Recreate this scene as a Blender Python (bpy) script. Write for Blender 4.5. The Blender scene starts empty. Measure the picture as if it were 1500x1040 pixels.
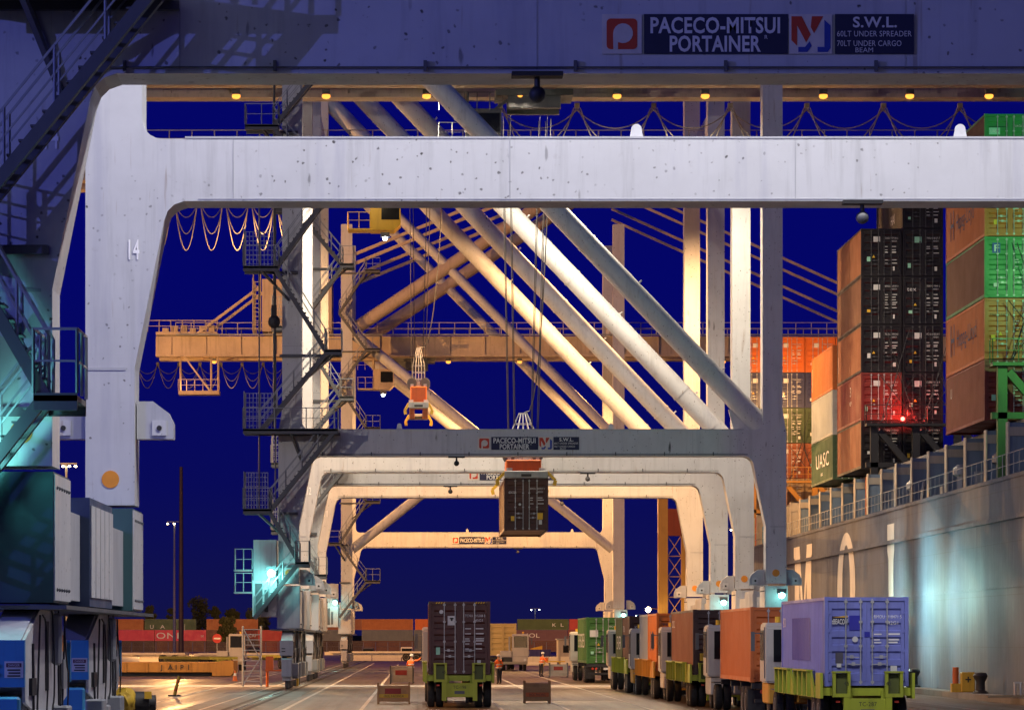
import bpy, bmesh, math, random
from mathutils import Vector, Matrix
random.seed(7)
R = math.radians
PI = math.pi
scn = bpy.context.scene
COL = scn.collection

# ------------------------------------------------------------------ camera, sky, light, exposure
FPX = 5200.0          # focal length in pixels of a 1500 px wide picture
CAMH = 2.65
cam = bpy.data.cameras.new('camera')
cam.sensor_width = 36.0
cam.lens = 36.0 * FPX / 1500.0
cam.shift_x = 138.0 / 1500.0
cam.shift_y = 418.0 / 1500.0
cam.clip_start = 0.5
cam.clip_end = 6000.0
camo = bpy.data.objects.new('camera', cam)
camo.location = (0, 0, CAMH)
camo.rotation_euler = (R(90), 0, 0)
COL.objects.link(camo)
scn.camera = camo

world = bpy.data.worlds.new('World')
scn.world = world
world.use_nodes = True
wn = world.node_tree
bg = wn.nodes['Background']
tc = wn.nodes.new('ShaderNodeTexCoord')
sx = wn.nodes.new('ShaderNodeSeparateXYZ')
rp = wn.nodes.new('ShaderNodeValToRGB')
wn.links.new(tc.outputs['Generated'], sx.inputs[0])
wn.links.new(sx.outputs['Z'], rp.inputs[0])
e = rp.color_ramp.elements
e[0].position = 0.0;  e[0].color = (0.0062, 0.0068, 0.060, 1)
e[1].position = 0.10; e[1].color = (0.0012, 0.0018, 0.135, 1)
x = e.new(0.045); x.color = (0.0026, 0.0032, 0.100, 1)
x = e.new(0.5); x.color = (0.0014, 0.0020, 0.13, 1)
wn.links.new(rp.outputs[0], bg.inputs[0])
bg.inputs[1].default_value = 0.80

sun = bpy.data.lights.new('twilight', 'SUN')      # last twilight from behind the camera
sun.energy = 0.12
sun.angle = R(40)
sun.color = (0.80, 0.88, 1.0)
suno = bpy.data.objects.new('twilight', sun)
suno.rotation_euler = (R(74), 0, R(-24))
suno.location = (-20, -20, 60)
COL.objects.link(suno)

vs = scn.view_settings
vs.view_transform = 'Standard'
try: vs.look = 'None'
except Exception: pass
vs.exposure = 0.32
vs.gamma = 1.0
vs.use_curve_mapping = False
cy = scn.cycles
cy.max_bounces = 5
cy.diffuse_bounces = 2
cy.glossy_bounces = 2
cy.transparent_max_bounces = 4
cy.sample_clamp_indirect = 4.0
cy.use_light_tree = True
cy.use_denoising = True

# ------------------------------------------------------------------ materials
MATS = {}
def nodes(name):
    m = bpy.data.materials.new(name)
    m.use_nodes = True
    nt = m.node_tree
    return m, nt, nt.nodes, nt.links, nt.nodes['Principled BSDF']

def mixc(N, L, fac, a, b):
    mx = N.new('ShaderNodeMix'); mx.data_type = 'RGBA'
    if isinstance(fac, (int, float)): mx.inputs[0].default_value = fac
    else: L.new(fac, mx.inputs[0])
    for v, k in ((a, 6), (b, 7)):
        if isinstance(v, tuple): mx.inputs[k].default_value = (v[0], v[1], v[2], 1)
        else: L.new(v, mx.inputs[k])
    return mx.outputs[2]

def ramp(N, L, src, p0, p1, v0=0.0, v1=1.0):
    r = N.new('ShaderNodeMapRange'); r.clamp = True
    r.inputs[1].default_value = p0; r.inputs[2].default_value = p1
    r.inputs[3].default_value = v0; r.inputs[4].default_value = v1
    L.new(src, r.inputs[0]); return r.outputs[0]

def coords(N, L, scale=(1, 1, 1)):
    t = N.new('ShaderNodeTexCoord'); oi = N.new('ShaderNodeObjectInfo')
    mu = N.new('ShaderNodeMath'); mu.operation = 'MULTIPLY'; mu.inputs[1].default_value = 57.0
    L.new(oi.outputs['Random'], mu.inputs[0])
    ad = N.new('ShaderNodeVectorMath'); ad.operation = 'ADD'
    L.new(t.outputs['Object'], ad.inputs[0]); L.new(mu.outputs[0], ad.inputs[1])
    mp = N.new('ShaderNodeMapping'); mp.inputs['Scale'].default_value = scale
    L.new(ad.outputs[0], mp.inputs[0]); return mp.outputs[0]

def noise(N, L, vec, scale, detail=3.0, rough=0.6):
    n = N.new('ShaderNodeTexNoise'); n.inputs['Scale'].default_value = scale
    n.inputs['Detail'].default_value = detail; n.inputs['Roughness'].default_value = rough
    L.new(vec, n.inputs['Vector']); return n.outputs[0]

def paint(name, col, rough=0.5, dirt=0.35, rust=0.25, specks=0.0, metallic=0.0, bump=0.0, rustcol=(0.10, 0.035, 0.012)):
    if name in MATS: return MATS[name]
    m, nt, N, L, B = nodes(name)
    v = coords(N, L)
    vst = coords(N, L, (2.2, 2.2, 0.16))
    cl = noise(N, L, v, 0.7, 4)
    st = noise(N, L, vst, 1.6, 4, 0.65)
    dk = tuple(c * 0.55 + 0.012 for c in col)
    c = mixc(N, L, ramp(N, L, cl, 0.40, 0.75, 0, dirt * 0.8), col, dk)
    c = mixc(N, L, ramp(N, L, st, 0.52, 0.75, 0, dirt), c, tuple(k * 0.42 + 0.01 for k in col))
    if rust > 0:
        fn = noise(N, L, v, 3.2, 6, 0.72)
        c = mixc(N, L, ramp(N, L, fn, 0.62, 0.72, 0, rust), c, rustcol)
    if specks > 0:
        def wob(msc):
            vv = coords(N, L, msc); nz = N.new('ShaderNodeTexNoise'); nz.inputs['Scale'].default_value = 9.0; nz.inputs['Detail'].default_value = 4
            L.new(vv, nz.inputs['Vector']); sc3 = N.new('ShaderNodeVectorMath'); sc3.operation = 'MULTIPLY_ADD'
            L.new(nz.outputs['Color'], sc3.inputs[0]); sc3.inputs[1].default_value = (0.10, 0.10, 0.10); L.new(vv, sc3.inputs[2]); return sc3.outputs[0]
        msk = ramp(N, L, noise(N, L, v, 0.35, 3, 0.6), 0.38, 0.54, 0.0, 1.0)
        for sc_, lo, hi, msc, ml in ((2.1, 0.05, 0.085, (1, 1, 1), 1.0), (4.5, 0.09, 0.15, (1, 1, 1), 0.8), (0.9, 0.035, 0.065, (1.0, 1.0, 0.22), 1.0), (1.9, 0.045, 0.085, (1.0, 1.0, 0.25), 0.6)):
            vo = N.new('ShaderNodeTexVoronoi'); vo.inputs['Scale'].default_value = sc_
            L.new(wob(msc), vo.inputs['Vector'])
            mm = N.new('ShaderNodeMath'); mm.operation = 'MULTIPLY'; L.new(ramp(N, L, vo.outputs['Distance'], lo, hi, specks * ml, 0), mm.inputs[0]); L.new(msk, mm.inputs[1])
            c = mixc(N, L, mm.outputs[0], c, (0.02, 0.014, 0.012))
        c = mixc(N, L, ramp(N, L, noise(N, L, coords(N, L, (1.3, 1.3, 0.12)), 0.9, 5, 0.6), 0.58, 0.70, 0, 0.35), c, (0.30, 0.31, 0.40))
        c = mixc(N, L, ramp(N, L, noise(N, L, coords(N, L, (5, 5, 0.35)), 1.0, 3, 0.6), 0.66, 0.74, 0, 0.5), c, (0.24, 0.17, 0.12))
    L.new(c, B.inputs['Base Color'])
    rr = ramp(N, L, cl, 0.3, 0.8, max(0.05, rough - 0.12), min(1, rough + 0.15))
    L.new(rr, B.inputs['Roughness'])
    B.inputs['Metallic'].default_value = metallic
    if bump:
        bp = N.new('ShaderNodeBump'); bp.inputs['Strength'].default_value = bump; bp.inputs['Distance'].default_value = 0.02
        L.new(noise(N, L, v, 6, 4), bp.inputs['Height']); L.new(bp.outputs[0], B.inputs['Normal'])
    MATS[name] = m
    return m

def flat(name, col, rough=0.6, metallic=0.0):
    if name in MATS: return MATS[name]
    m, nt, N, L, B = nodes(name)
    v = coords(N, L)
    c = mixc(N, L, ramp(N, L, noise(N, L, v, 2.5, 4), 0.4, 0.8, 0, 0.4), col, tuple(k * 0.5 for k in col))
    L.new(c, B.inputs['Base Color'])
    B.inputs['Roughness'].default_value = rough; B.inputs['Metallic'].default_value = metallic
    MATS[name] = m; return m

def emit(name, col, s):
    if name in MATS: return MATS[name]
    m, nt, N, L, B = nodes(name)
    B.inputs['Base Color'].default_value = (0.02, 0.02, 0.02, 1)
    B.inputs['Emission Color'].default_value = (*col, 1); B.inputs['Emission Strength'].default_value = s
    MATS[name] = m; return m

def glassy(name, col=(0.01, 0.012, 0.015)):
    if name in MATS: return MATS[name]
    m, nt, N, L, B = nodes(name)
    B.inputs['Base Color'].default_value = (*col, 1); B.inputs['Roughness'].default_value = 0.22; B.inputs['Specular IOR Level'].default_value = 0.22
    MATS[name] = m; return m

WHITE = paint('crane white paint', (0.54, 0.55, 0.57), 0.5, 0.34, 0.10, specks=0.9)
CRANEGREY = paint('crane grey paint', (0.42, 0.43, 0.46), 0.55, 0.4, 0.1)
GALV = paint('galvanised steel', (0.33, 0.35, 0.37), 0.5, 0.4, 0.15, metallic=0.2)
DKSTEEL = paint('dark walkway steel', (0.10, 0.105, 0.115), 0.6, 0.4, 0.3)
GIRD = paint('weathered girder paint', (0.50, 0.40, 0.30), 0.6, 0.55, 0.5)
BLUEBOX = paint('blue drive paint', (0.045, 0.27, 0.52), 0.5, 0.35, 0.12)
DKTEAL = paint('dark teal box paint', (0.03, 0.085, 0.10), 0.5, 0.3, 0.1)
DKBLUE = paint('dark blue cabinet paint', (0.05, 0.08, 0.15), 0.5, 0.3, 0.1)
YELLOW = paint('yellow machine paint', (0.60, 0.38, 0.03), 0.5, 0.4, 0.3)
ORANGE = paint('orange machine paint', (0.60, 0.13, 0.02), 0.5, 0.4, 0.25)
LIME = paint('yellow green chassis paint', (0.36, 0.42, 0.025), 0.55, 0.5, 0.3)
SHADELIME = paint('lime darkened for shade', (0.09, 0.11, 0.02), 0.6, 0.5, 0.3)  # lime darkened to put shade into the guide recesses
AMBER = paint('amber chassis paint', (0.55, 0.27, 0.02), 0.55, 0.5, 0.3)
BLACK = paint('black chassis paint', (0.02, 0.02, 0.022), 0.6, 0.3, 0.2)
RUBBER = flat('tyre rubber', (0.016, 0.016, 0.017), 0.85)
RIM = paint('wheel rim paint', (0.45, 0.44, 0.42), 0.5, 0.5, 0.5)
CABWHITE = paint('cab white paint', (0.52, 0.49, 0.42), 0.4, 0.3, 0.1)
GLASS = glassy('dark window glass')
NUMWHITE = flat('fresh white number paint', (0.92, 0.92, 0.92), 0.5)
NAVY = flat('navy sign panel', (0.012, 0.014, 0.055), 0.5)
LETTER = flat('white lettering', (0.72, 0.72, 0.70), 0.6)
LETTERK = flat('black lettering', (0.02, 0.02, 0.02), 0.6)
LETTERB = flat('blue lettering', (0.02, 0.03, 0.12), 0.6)
SIGNRED = flat('red emblem paint', (0.55, 0.05, 0.02), 0.5)
SIGNBLUE = flat('blue emblem paint', (0.02, 0.05, 0.35), 0.5)
SIGNCREAM = flat('cream emblem plate', (0.66, 0.62, 0.55), 0.5)
ROPE = flat('steel rope', (0.05, 0.05, 0.055), 0.5, 0.4)
CABLE = flat('pale festoon cable', (0.30, 0.26, 0.20), 0.6)
CABLEDK = flat('dark festoon cable', (0.05, 0.05, 0.05), 0.6)
ORDISC = flat('orange marker disc', (0.75, 0.28, 0.03), 0.5)
STICK = flat('white sticker', (0.65, 0.65, 0.63), 0.6)
STICKY = flat('yellow sticker', (0.75, 0.45, 0.03), 0.6)
STICKG = flat('mint sticker', (0.30, 0.65, 0.48), 0.6)
BULB_SOD = emit('sodium lamp glow', (1.0, 0.34, 0.045), 1.9)
BULB_TEAL = emit('mercury lamp glow', (0.30, 1.0, 0.90), 22)
BULB_WHITE = emit('metal halide lamp glow', (0.85, 0.95, 1.0), 40)
BULB_WARM = emit('warm lamp glow', (1.0, 0.75, 0.40), 30)
BULB_RED = emit('red lamp glow', (1.0, 0.04, 0.03), 20)

# ------------------------------------------------------------------ mesh building
def newmesh(name, bm):
    bmesh.ops.recalc_face_normals(bm, faces=bm.faces)
    me = bpy.data.meshes.new(name)
    bm.to_mesh(me); bm.free()
    return me

def inst(name, me, mat, parent=None, loc=(0, 0, 0), rot=None):
    if not me.materials: me.materials.append(None)
    o = bpy.data.objects.new(name, me)
    o.material_slots[0].link = 'OBJECT'
    o.material_slots[0].material = mat
    if parent is not None: o.parent = parent
    o.location = loc
    if rot is not None: o.rotation_euler = rot
    COL.objects.link(o)
    return o

class MB:
    def __init__(s): s.bm = bmesh.new()
    def box(s, x0, x1, y0, y1, z0, z1):
        v = [s.bm.verts.new(p) for p in ((x0,y0,z0),(x1,y0,z0),(x1,y1,z0),(x0,y1,z0),(x0,y0,z1),(x1,y0,z1),(x1,y1,z1),(x0,y1,z1))]
        for f in ((0,1,2,3),(4,5,6,7),(0,1,5,4),(1,2,6,5),(2,3,7,6),(3,0,4,7)): s.bm.faces.new([v[i] for i in f])
        return s
    def quad(s, *ps):
        s.bm.faces.new([s.bm.verts.new(p) for p in ps]); return s
    def prism(s, poly, a0, a1, plane='xz'):
        def P(u, w, a): return {'xz': (u, a, w), 'yz': (a, u, w), 'xy': (u, w, a)}[plane]
        n = len(poly)
        A = [s.bm.verts.new(P(u, w, a0)) for u, w in poly]; B = [s.bm.verts.new(P(u, w, a1)) for u, w in poly]
        s.bm.faces.new(A); s.bm.faces.new(B)
        for i in range(n): s.bm.faces.new((A[i], A[(i+1) % n], B[(i+1) % n], B[i]))
        return s
    def tube(s, p, q, r, n=8, r2=None, cap=True):
        p, q = Vector(p), Vector(q); d = q - p
        if d.length < 1e-6: return s
        d.normalize(); u = d.orthogonal().normalized(); w = d.cross(u)
        if n == 4:
            u2 = Vector((0, 0, 1)).cross(d)
            if u2.length > 0.05: u = u2.normalized(); w = d.cross(u)
        r2 = r if r2 is None else r2
        off = PI / 4 if n == 4 else 0
        A = []; B = []
        for i in range(n):
            a = 2 * PI * i / n + off; c = u * math.cos(a) + w * math.sin(a)
            A.append(s.bm.verts.new(p + c * r)); B.append(s.bm.verts.new(q + c * r2))
        for i in range(n): s.bm.faces.new((A[i], A[(i+1) % n], B[(i+1) % n], B[i]))
        if cap: s.bm.faces.new(A); s.bm.faces.new(B)
        return s
    def bar(s, p, q, w): return s.tube(p, q, w * 0.7071, 4)
    def path(s, pts, r, n=5):
        for a, b in zip(pts[:-1], pts[1:]): s.tube(a, b, r, n, cap=False)
        return s
    def ball(s, c, r, sub=2, sc=(1, 1, 1)):
        m = Matrix.Translation(c) @ Matrix.Diagonal((sc[0], sc[1], sc[2], 1))
        bmesh.ops.create_icosphere(s.bm, subdivisions=sub, radius=r, matrix=m); return s
    def lathe(s, prof, c, axis='z', n=20):
        rings = []
        for r, h in prof:
            ring = []
            for i in range(n):
                a = 2 * PI * i / n; u, w = r * math.cos(a), r * math.sin(a)
                p = {'z': (u, w, h), 'x': (h, u, w), 'y': (u, h, w)}[axis]
                ring.append(s.bm.verts.new((p[0] + c[0], p[1] + c[1], p[2] + c[2])))
            rings.append(ring)
        for A, B in zip(rings[:-1], rings[1:]):
            for i in range(n): s.bm.faces.new((A[i], A[(i+1) % n], B[(i+1) % n], B[i]))
        s.bm.faces.new(rings[0]); s.bm.faces.new(rings[-1]); return s
    def railing(s, pts, h=1.05, step=1.6, r=0.028, mid=True):
        for a, b in zip(pts[:-1], pts[1:]):
            a, b = Vector(a), Vector(b); n = max(1, round((b - a).length / step))
            up = Vector((0, 0, h))
            s.tube(a + up, b + up, r, 4)
            if mid: s.tube(a + up * 0.5, b + up * 0.5, r * 0.8, 4)
            for i in range(n + 1):
                p = a.lerp(b, i / n); s.tube(p, p + up, r, 4)
        return s
    def bevel(s, w, seg=1):
        bmesh.ops.bevel(s.bm, geom=list(s.bm.edges), offset=w, segments=seg, affect='EDGES', clamp_overlap=True); return s
    def mesh(s, name): return newmesh(name, s.bm)
    def build(s, name, mat, parent=None, loc=(0, 0, 0), rot=None, smooth=False):
        me = newmesh(name, s.bm)
        if smooth:
            me.polygons.foreach_set('use_smooth', [True] * len(me.polygons))
            try: me.set_sharp_from_angle(angle=R(40))
            except Exception: pass
        return inst(name, me, mat, parent, loc, rot)

def tag(o, label, cat=None, group=None, kind=None):
    if label: o['label'] = label
    if cat: o['category'] = cat
    if group: o['group'] = group
    if kind: o['kind'] = kind
    return o

def thing(name, label, cat, loc=(0, 0, 0), rz=0, group=None):
    o = bpy.data.objects.new(name, None); COL.objects.link(o)
    o.empty_display_size = 0.3
    o.location = loc; o.rotation_euler = (0, 0, rz)
    return tag(o, label, cat, group)

TXT = {}
def textmesh(body, size, bold=0.0, xs=1.0, ext=0.0):
    k = (body, size, bold, xs, ext)
    if k in TXT: return TXT[k]
    cu = bpy.data.curves.new('lettering', 'FONT')
    cu.body = body; cu.size = size; cu.offset = bold; cu.align_x = 'LEFT'; cu.resolution_u = 3; cu.extrude = ext
    cu.space_character = 1.05
    o = bpy.data.objects.new('lettering', cu); COL.objects.link(o)
    dg = bpy.context.evaluated_depsgraph_get()
    me = bpy.data.meshes.new_from_object(o.evaluated_get(dg))
    me.name = 'lettering'
    me.materials.clear()
    bpy.data.objects.remove(o); bpy.data.curves.remove(cu)
    if xs != 1.0: me.transform(Matrix.Diagonal((xs, 1, 1, 1)))
    TXT[k] = me; return me

FACE = {'-y': (R(90), 0, 0), '-x': (R(90), 0, R(-90)), '+x': (R(90), 0, R(90)), '+y': (R(90), 0, R(180))}
def text(body, h, mat, parent, loc, face='-y', width=None, bold=0.0, name='lettering'):
    """h = cap height; width = total width to stretch to; loc = lower left of the words"""
    size = h / 0.70
    me = textmesh(body, size, bold)
    if width:
        xsv = [v.co.x for v in me.vertices]
        if xsv:
            me = textmesh(body, size, bold, width / max(1e-3, max(xsv) - min(0, min(xsv))))
    return inst(name, me, mat, parent, loc, FACE[face])

def plate(name, mat, parent, x0, x1, z0, z1, y, t=0.012):
    return MB().box(x0, x1, y, y + t, z0, z1).build(name, mat, parent)

def P(px, py, d): return Vector(((px - 612.0) * d / FPX, d, CAMH + (938.0 - py) * d / FPX))

def lamp(name, kind, loc, power, col, aim=None, size=150, blend=0.5, radius=0.25, parent=None):
    l = bpy.data.lights.new(name, kind); l.energy = power; l.color = col; l.shadow_soft_size = radius
    if kind == 'SPOT': l.spot_size = R(size); l.spot_blend = blend
    o = bpy.data.objects.new(name, l); COL.objects.link(o); o.location = loc
    if parent is not None: o.parent = parent
    if kind == 'SPOT':
        d = Vector(aim) - Vector(loc); o.rotation_euler = d.to_track_quat('-Z', 'Y').to_euler()
    return o

SODIUM = (1.0, 0.50, 0.17)
WARM = (1.0, 0.72, 0.45)
COOL = (0.86, 0.90, 1.0)
TEAL = (0.25, 1.0, 0.92)
MERC = (0.55, 1.0, 0.90)

# ------------------------------------------------------------------ setting
def ground_material():
    m, nt, N, L, B = nodes('worn asphalt')
    t = N.new('ShaderNodeTexCoord'); v = t.outputs['Object']
    big = noise(N, L, v, 0.10, 5); fine = noise(N, L, v, 9.0, 4, 0.7)
    mp = N.new('ShaderNodeMapping'); mp.inputs['Scale'].default_value = (0.9, 0.03, 1); L.new(v, mp.inputs[0])
    tracks = noise(N, L, mp.outputs[0], 1.0, 4)
    mp2 = N.new('ShaderNodeMapping'); mp2.inputs['Scale'].default_value = (0.06, 0.22, 1); L.new(v, mp2.inputs[0])
    patch = noise(N, L, mp2.outputs[0], 1.0, 2)
    c = mixc(N, L, ramp(N, L, big, 0.35, 0.7), (0.105, 0.068, 0.036), (0.058, 0.038, 0.021))
    c = mixc(N, L, ramp(N, L, tracks, 0.5, 0.72, 0, 0.75), c, (0.036, 0.028, 0.021))
    c = mixc(N, L, ramp(N, L, patch, 0.53, 0.60, 0, 0.55), c, (0.045, 0.035, 0.025))
    c = mixc(N, L, ramp(N, L, fine, 0.35, 0.75, 0, 0.5), c, (0.14, 0.098, 0.055))
    oil = noise(N, L, v, 0.45, 5, 0.7)
    c = mixc(N, L, ramp(N, L, oil, 0.60, 0.70, 0, 0.7), c, (0.028, 0.024, 0.021))
    mp3 = N.new('ShaderNodeMapping'); mp3.inputs['Scale'].default_value = (2.6, 0.012, 1); L.new(v, mp3.inputs[0])
    c = mixc(N, L, ramp(N, L, noise(N, L, mp3.outputs[0], 1.0, 2), 0.56, 0.66, 0, 0.55), c, (0.035, 0.031, 0.028))
    bk = N.new('ShaderNodeTexBrick'); bk.inputs['Scale'].default_value = 1.0; bk.inputs['Brick Width'].default_value = 6.0; bk.inputs['Row Height'].default_value = 7.0; bk.inputs['Mortar Size'].default_value = 0.03
    bk.offset = 0.0; L.new(v, bk.inputs['Vector'])
    c = mixc(N, L, ramp(N, L, bk.outputs['Fac'], 0, 1, 0, 0.6), c, (0.03, 0.027, 0.024))
    L.new(c, B.inputs['Base Color'])
    L.new(ramp(N, L, tracks, 0.35, 0.7, 0.50, 0.32), B.inputs['Roughness'])
    bp = N.new('ShaderNodeBump'); bp.inputs['Strength'].default_value = 0.35; bp.inputs['Distance'].default_value = 0.02
    L.new(fine, bp.inputs['Height']); L.new(bp.outputs[0], B.inputs['Normal'])
    return m
QX = 25.7
g = MB().box(-900, QX, -60, 2500, -4.0, 0.0).build('ground', ground_material()); tag(g, None, kind='structure')
cop = MB().box(QX - 0.9, QX - 0.002, -60, 420, 0.004, 0.28).build('quay_coping', paint('worn concrete', (0.20, 0.19, 0.175), 0.75, 0.5, 0.1)); tag(cop, None, kind='structure')
mw, nt, N, L, B = nodes('harbour water')
B.inputs['Base Color'].default_value = (0.004, 0.008, 0.014, 1); B.inputs['Roughness'].default_value = 0.12
bp = N.new('ShaderNodeBump'); bp.inputs['Strength'].default_value = 0.5; tcw = N.new('ShaderNodeTexCoord')
L.new(noise(N, L, tcw.outputs['Object'], 0.6, 4), bp.inputs['Height']); L.new(bp.outputs[0], B.inputs['Normal'])
wa = MB().quad((QX, -60, -3), (900, -60, -3), (900, 2500, -3), (QX, 2500, -3)).build('water', mw); tag(wa, None, kind='structure')
CONC = paint('pale concrete', (0.36, 0.37, 0.37), 0.6, 0.5, 0.1)
b = MB().box(-40, 24.6, 203, 212, 0.0, 0.004).build('concrete_strip', CONC); tag(b, None, kind='structure')
b = MB().box(-9.2, -5.6, -20, 203, 0.0, 0.004).box(-9.2, -5.6, 212, 500, 0.0, 0.004).build('rail_apron', paint('rail apron concrete', (0.075, 0.077, 0.076), 0.6, 0.5, 0.1)); tag(b, None, kind='structure')
LINE = paint('worn white road paint', (0.55, 0.53, 0.48), 0.7, 0.6, 0.0)
b = MB()
for xx, w, a, z in ((-11.2, 0.13, 20, 420), (-8.3, 0.10, 20, 420), (-5.05, 0.15, 20, 420), (-2.1, 0.15, 20, 400), (3.3, 0.13, 20, 400), (5.85, 0.13, 20, 400), (9.05, 0.13, 20, 400), (21.5, 0.15, 20, 420)):
    b.box(xx - w, xx, a, z, 0.005, 0.009)
b.box(3.4, 8.8, 157.5, 157.9, 0.005, 0.009)
b.box(-40, 24.6, 206.1, 206.6, 0.005, 0.009)
for i in range(14): b.box(-60 + i * 4.0, -59.8 + i * 4.0, 290, 300, 0.005, 0.009)
tag(b.build('road_marking', LINE), None, kind='structure')
b = MB()
for xx in (-7.0, 19.45):
    b.box(xx - 0.04, xx + 0.04, -20, 500, 0.005, 0.05); b.box(xx - 0.10, xx + 0.10, -20, 500, 0.0045, 0.012)
tag(b.build('crane_rail', paint('rail steel', (0.20, 0.19, 0.18), 0.35, 0.3, 0.2, metallic=0.6)), None, kind='structure')
b = MB()
for xx in (-7.45, -6.62): b.box(xx - 0.11, xx + 0.11, -20, 500, 0.0044, 0.0085)
tag(b.build('rail_slot', flat('black rail slot', (0.012, 0.012, 0.012), 0.8)), None, kind='structure')

# ------------------------------------------------------------------ cranes
def arc(cx, cz, r, a0, a1, n=5):
    return [(cx + r * math.cos(R(a0 + (a1 - a0) * i / n)), cz + r * math.sin(R(a0 + (a1 - a0) * i / n))) for i in range(n + 1)]

MX = lambda x: 12.43 - x       # mirror across the crane's middle line

def frame_poly(ztop, zb0, zb1, flare=True):
    """H shaped portal frame, clockwise from the landside outer foot"""
    left_outer = [(-7.57, 5.73), (-7.57, 13.9), (-7.36, 15.2), (-7.36, ztop), (-6.28, ztop)] if flare else [(-7.36, 5.73), (-7.36, ztop), (-6.28, ztop)]
    fil = [(-6.28, zb1 + 0.45)] + arc(-5.83, zb1 + 0.45, 0.45, 180, 270)[1:]
    if flare:
        k = 0.72 / 3.6
        inner = [(-6.45, 5.73), (-6.45, 8.85)] + [(-5.78, 12.20), (-5.70, 12.42), (-5.55, 12.57), (-5.32, 12.65)]
        inner = [(u, w + (zb0 - 12.65) if w > 9 else w) for u, w in inner]
    else:
        inner = [(-6.28, 5.73), (-6.28, zb0 - 0.5)] + [(-6.2, zb0 - 0.2), (-6.0, zb0)]
    L1 = left_outer + fil
    out = L1 + [(MX(u), w) for u, w in reversed(L1)] + [(MX(u), w) for u, w in inner] + list(reversed(inner))
    return out

def stair_flight(parent, p0, p1, y0=-1.55, y1=-0.75):
    mb = MB(); (x0, z0), (x1, z1) = p0, p1
    for y in (y0, y1):
        mb.tube((x0, y, z0 - 0.16), (x1, y, z1 - 0.16), 0.15, 4)
    n = max(3, int(abs(z1 - z0) / 0.24))
    for i in range(1, n):
        t = i / n; xx = x0 + (x1 - x0) * t; zz = z0 + (z1 - z0) * t
        mb.box(xx - 0.12, xx + 0.12, y0 + 0.06, y1 - 0.06, zz - 0.02, zz + 0.015)
    o = mb.build('stair_flight', DKSTEEL, parent)
    rl = MB()
    for y in (y0, y1): rl.railing([(x0, y, z0), (x1, y, z1)], 1.0, 1.3, 0.03)
    rl.build('handrail', GALV, o)
    return o

def landing(parent, x0, x1, z, y0=-1.7, y1=-0.02, panel=False):
    o = MB().box(x0, x1, y0, y1, z - 0.14, z - 0.04).box(x0, x1, y0, y0 + 0.06, z - 0.3, z).box(x0, x1, y1 - 0.06, y1, z - 0.3, z).build('stair_landing', DKSTEEL, parent)
    MB().railing([(x0, y1, z), (x0, y0, z), (x1, y0, z), (x1, y1, z)], 1.1, 0.9, 0.03).build('railing', GALV, o)
    e1 = -7.0 if (x0 + x1) < -14 else -6.3
    b_ = MB()
    for y in ((y0 + 0.1, y1 - 0.1) if z > 8 else ()): b_.bar(((x0 + x1) / 2, y, z - 0.2), (e1, -0.03, z - 1.7), 0.11)
    b_.bar((-7.5, -0.1, z - 0.22), (min(-4.2, x1 + 1.0) if (x1 > -5.5 and z > 10) else -6.5, -0.1, z - 0.22), 0.16)
    b_.build('stair_bracket', DKSTEEL, o)
    if panel:
        mb = MB(); xe = min(x1 - 0.3, x0 + 1.6)
        for i in range(9): mb.bar((x0 + 0.07 + (xe - x0) * i / 8, y1 - 0.04, z), (x0 + 0.07 + (xe - x0) * i / 8, y1 - 0.04, z + 2.0), 0.03)
        for i in range(9): mb.bar((x0 + 0.07, y1 - 0.04, z + 0.25 * i), (xe + 0.07, y1 - 0.04, z + 0.25 * i), 0.03)
        for i in range(7): mb.bar((x0 + 0.05, y0 + (y1 - y0) * i / 6, z), (x0 + 0.05, y0 + (y1 - y0) * i / 6, z + 2.0), 0.03)
        mb.build('wind_screen', GALV, o)
    return o

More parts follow.
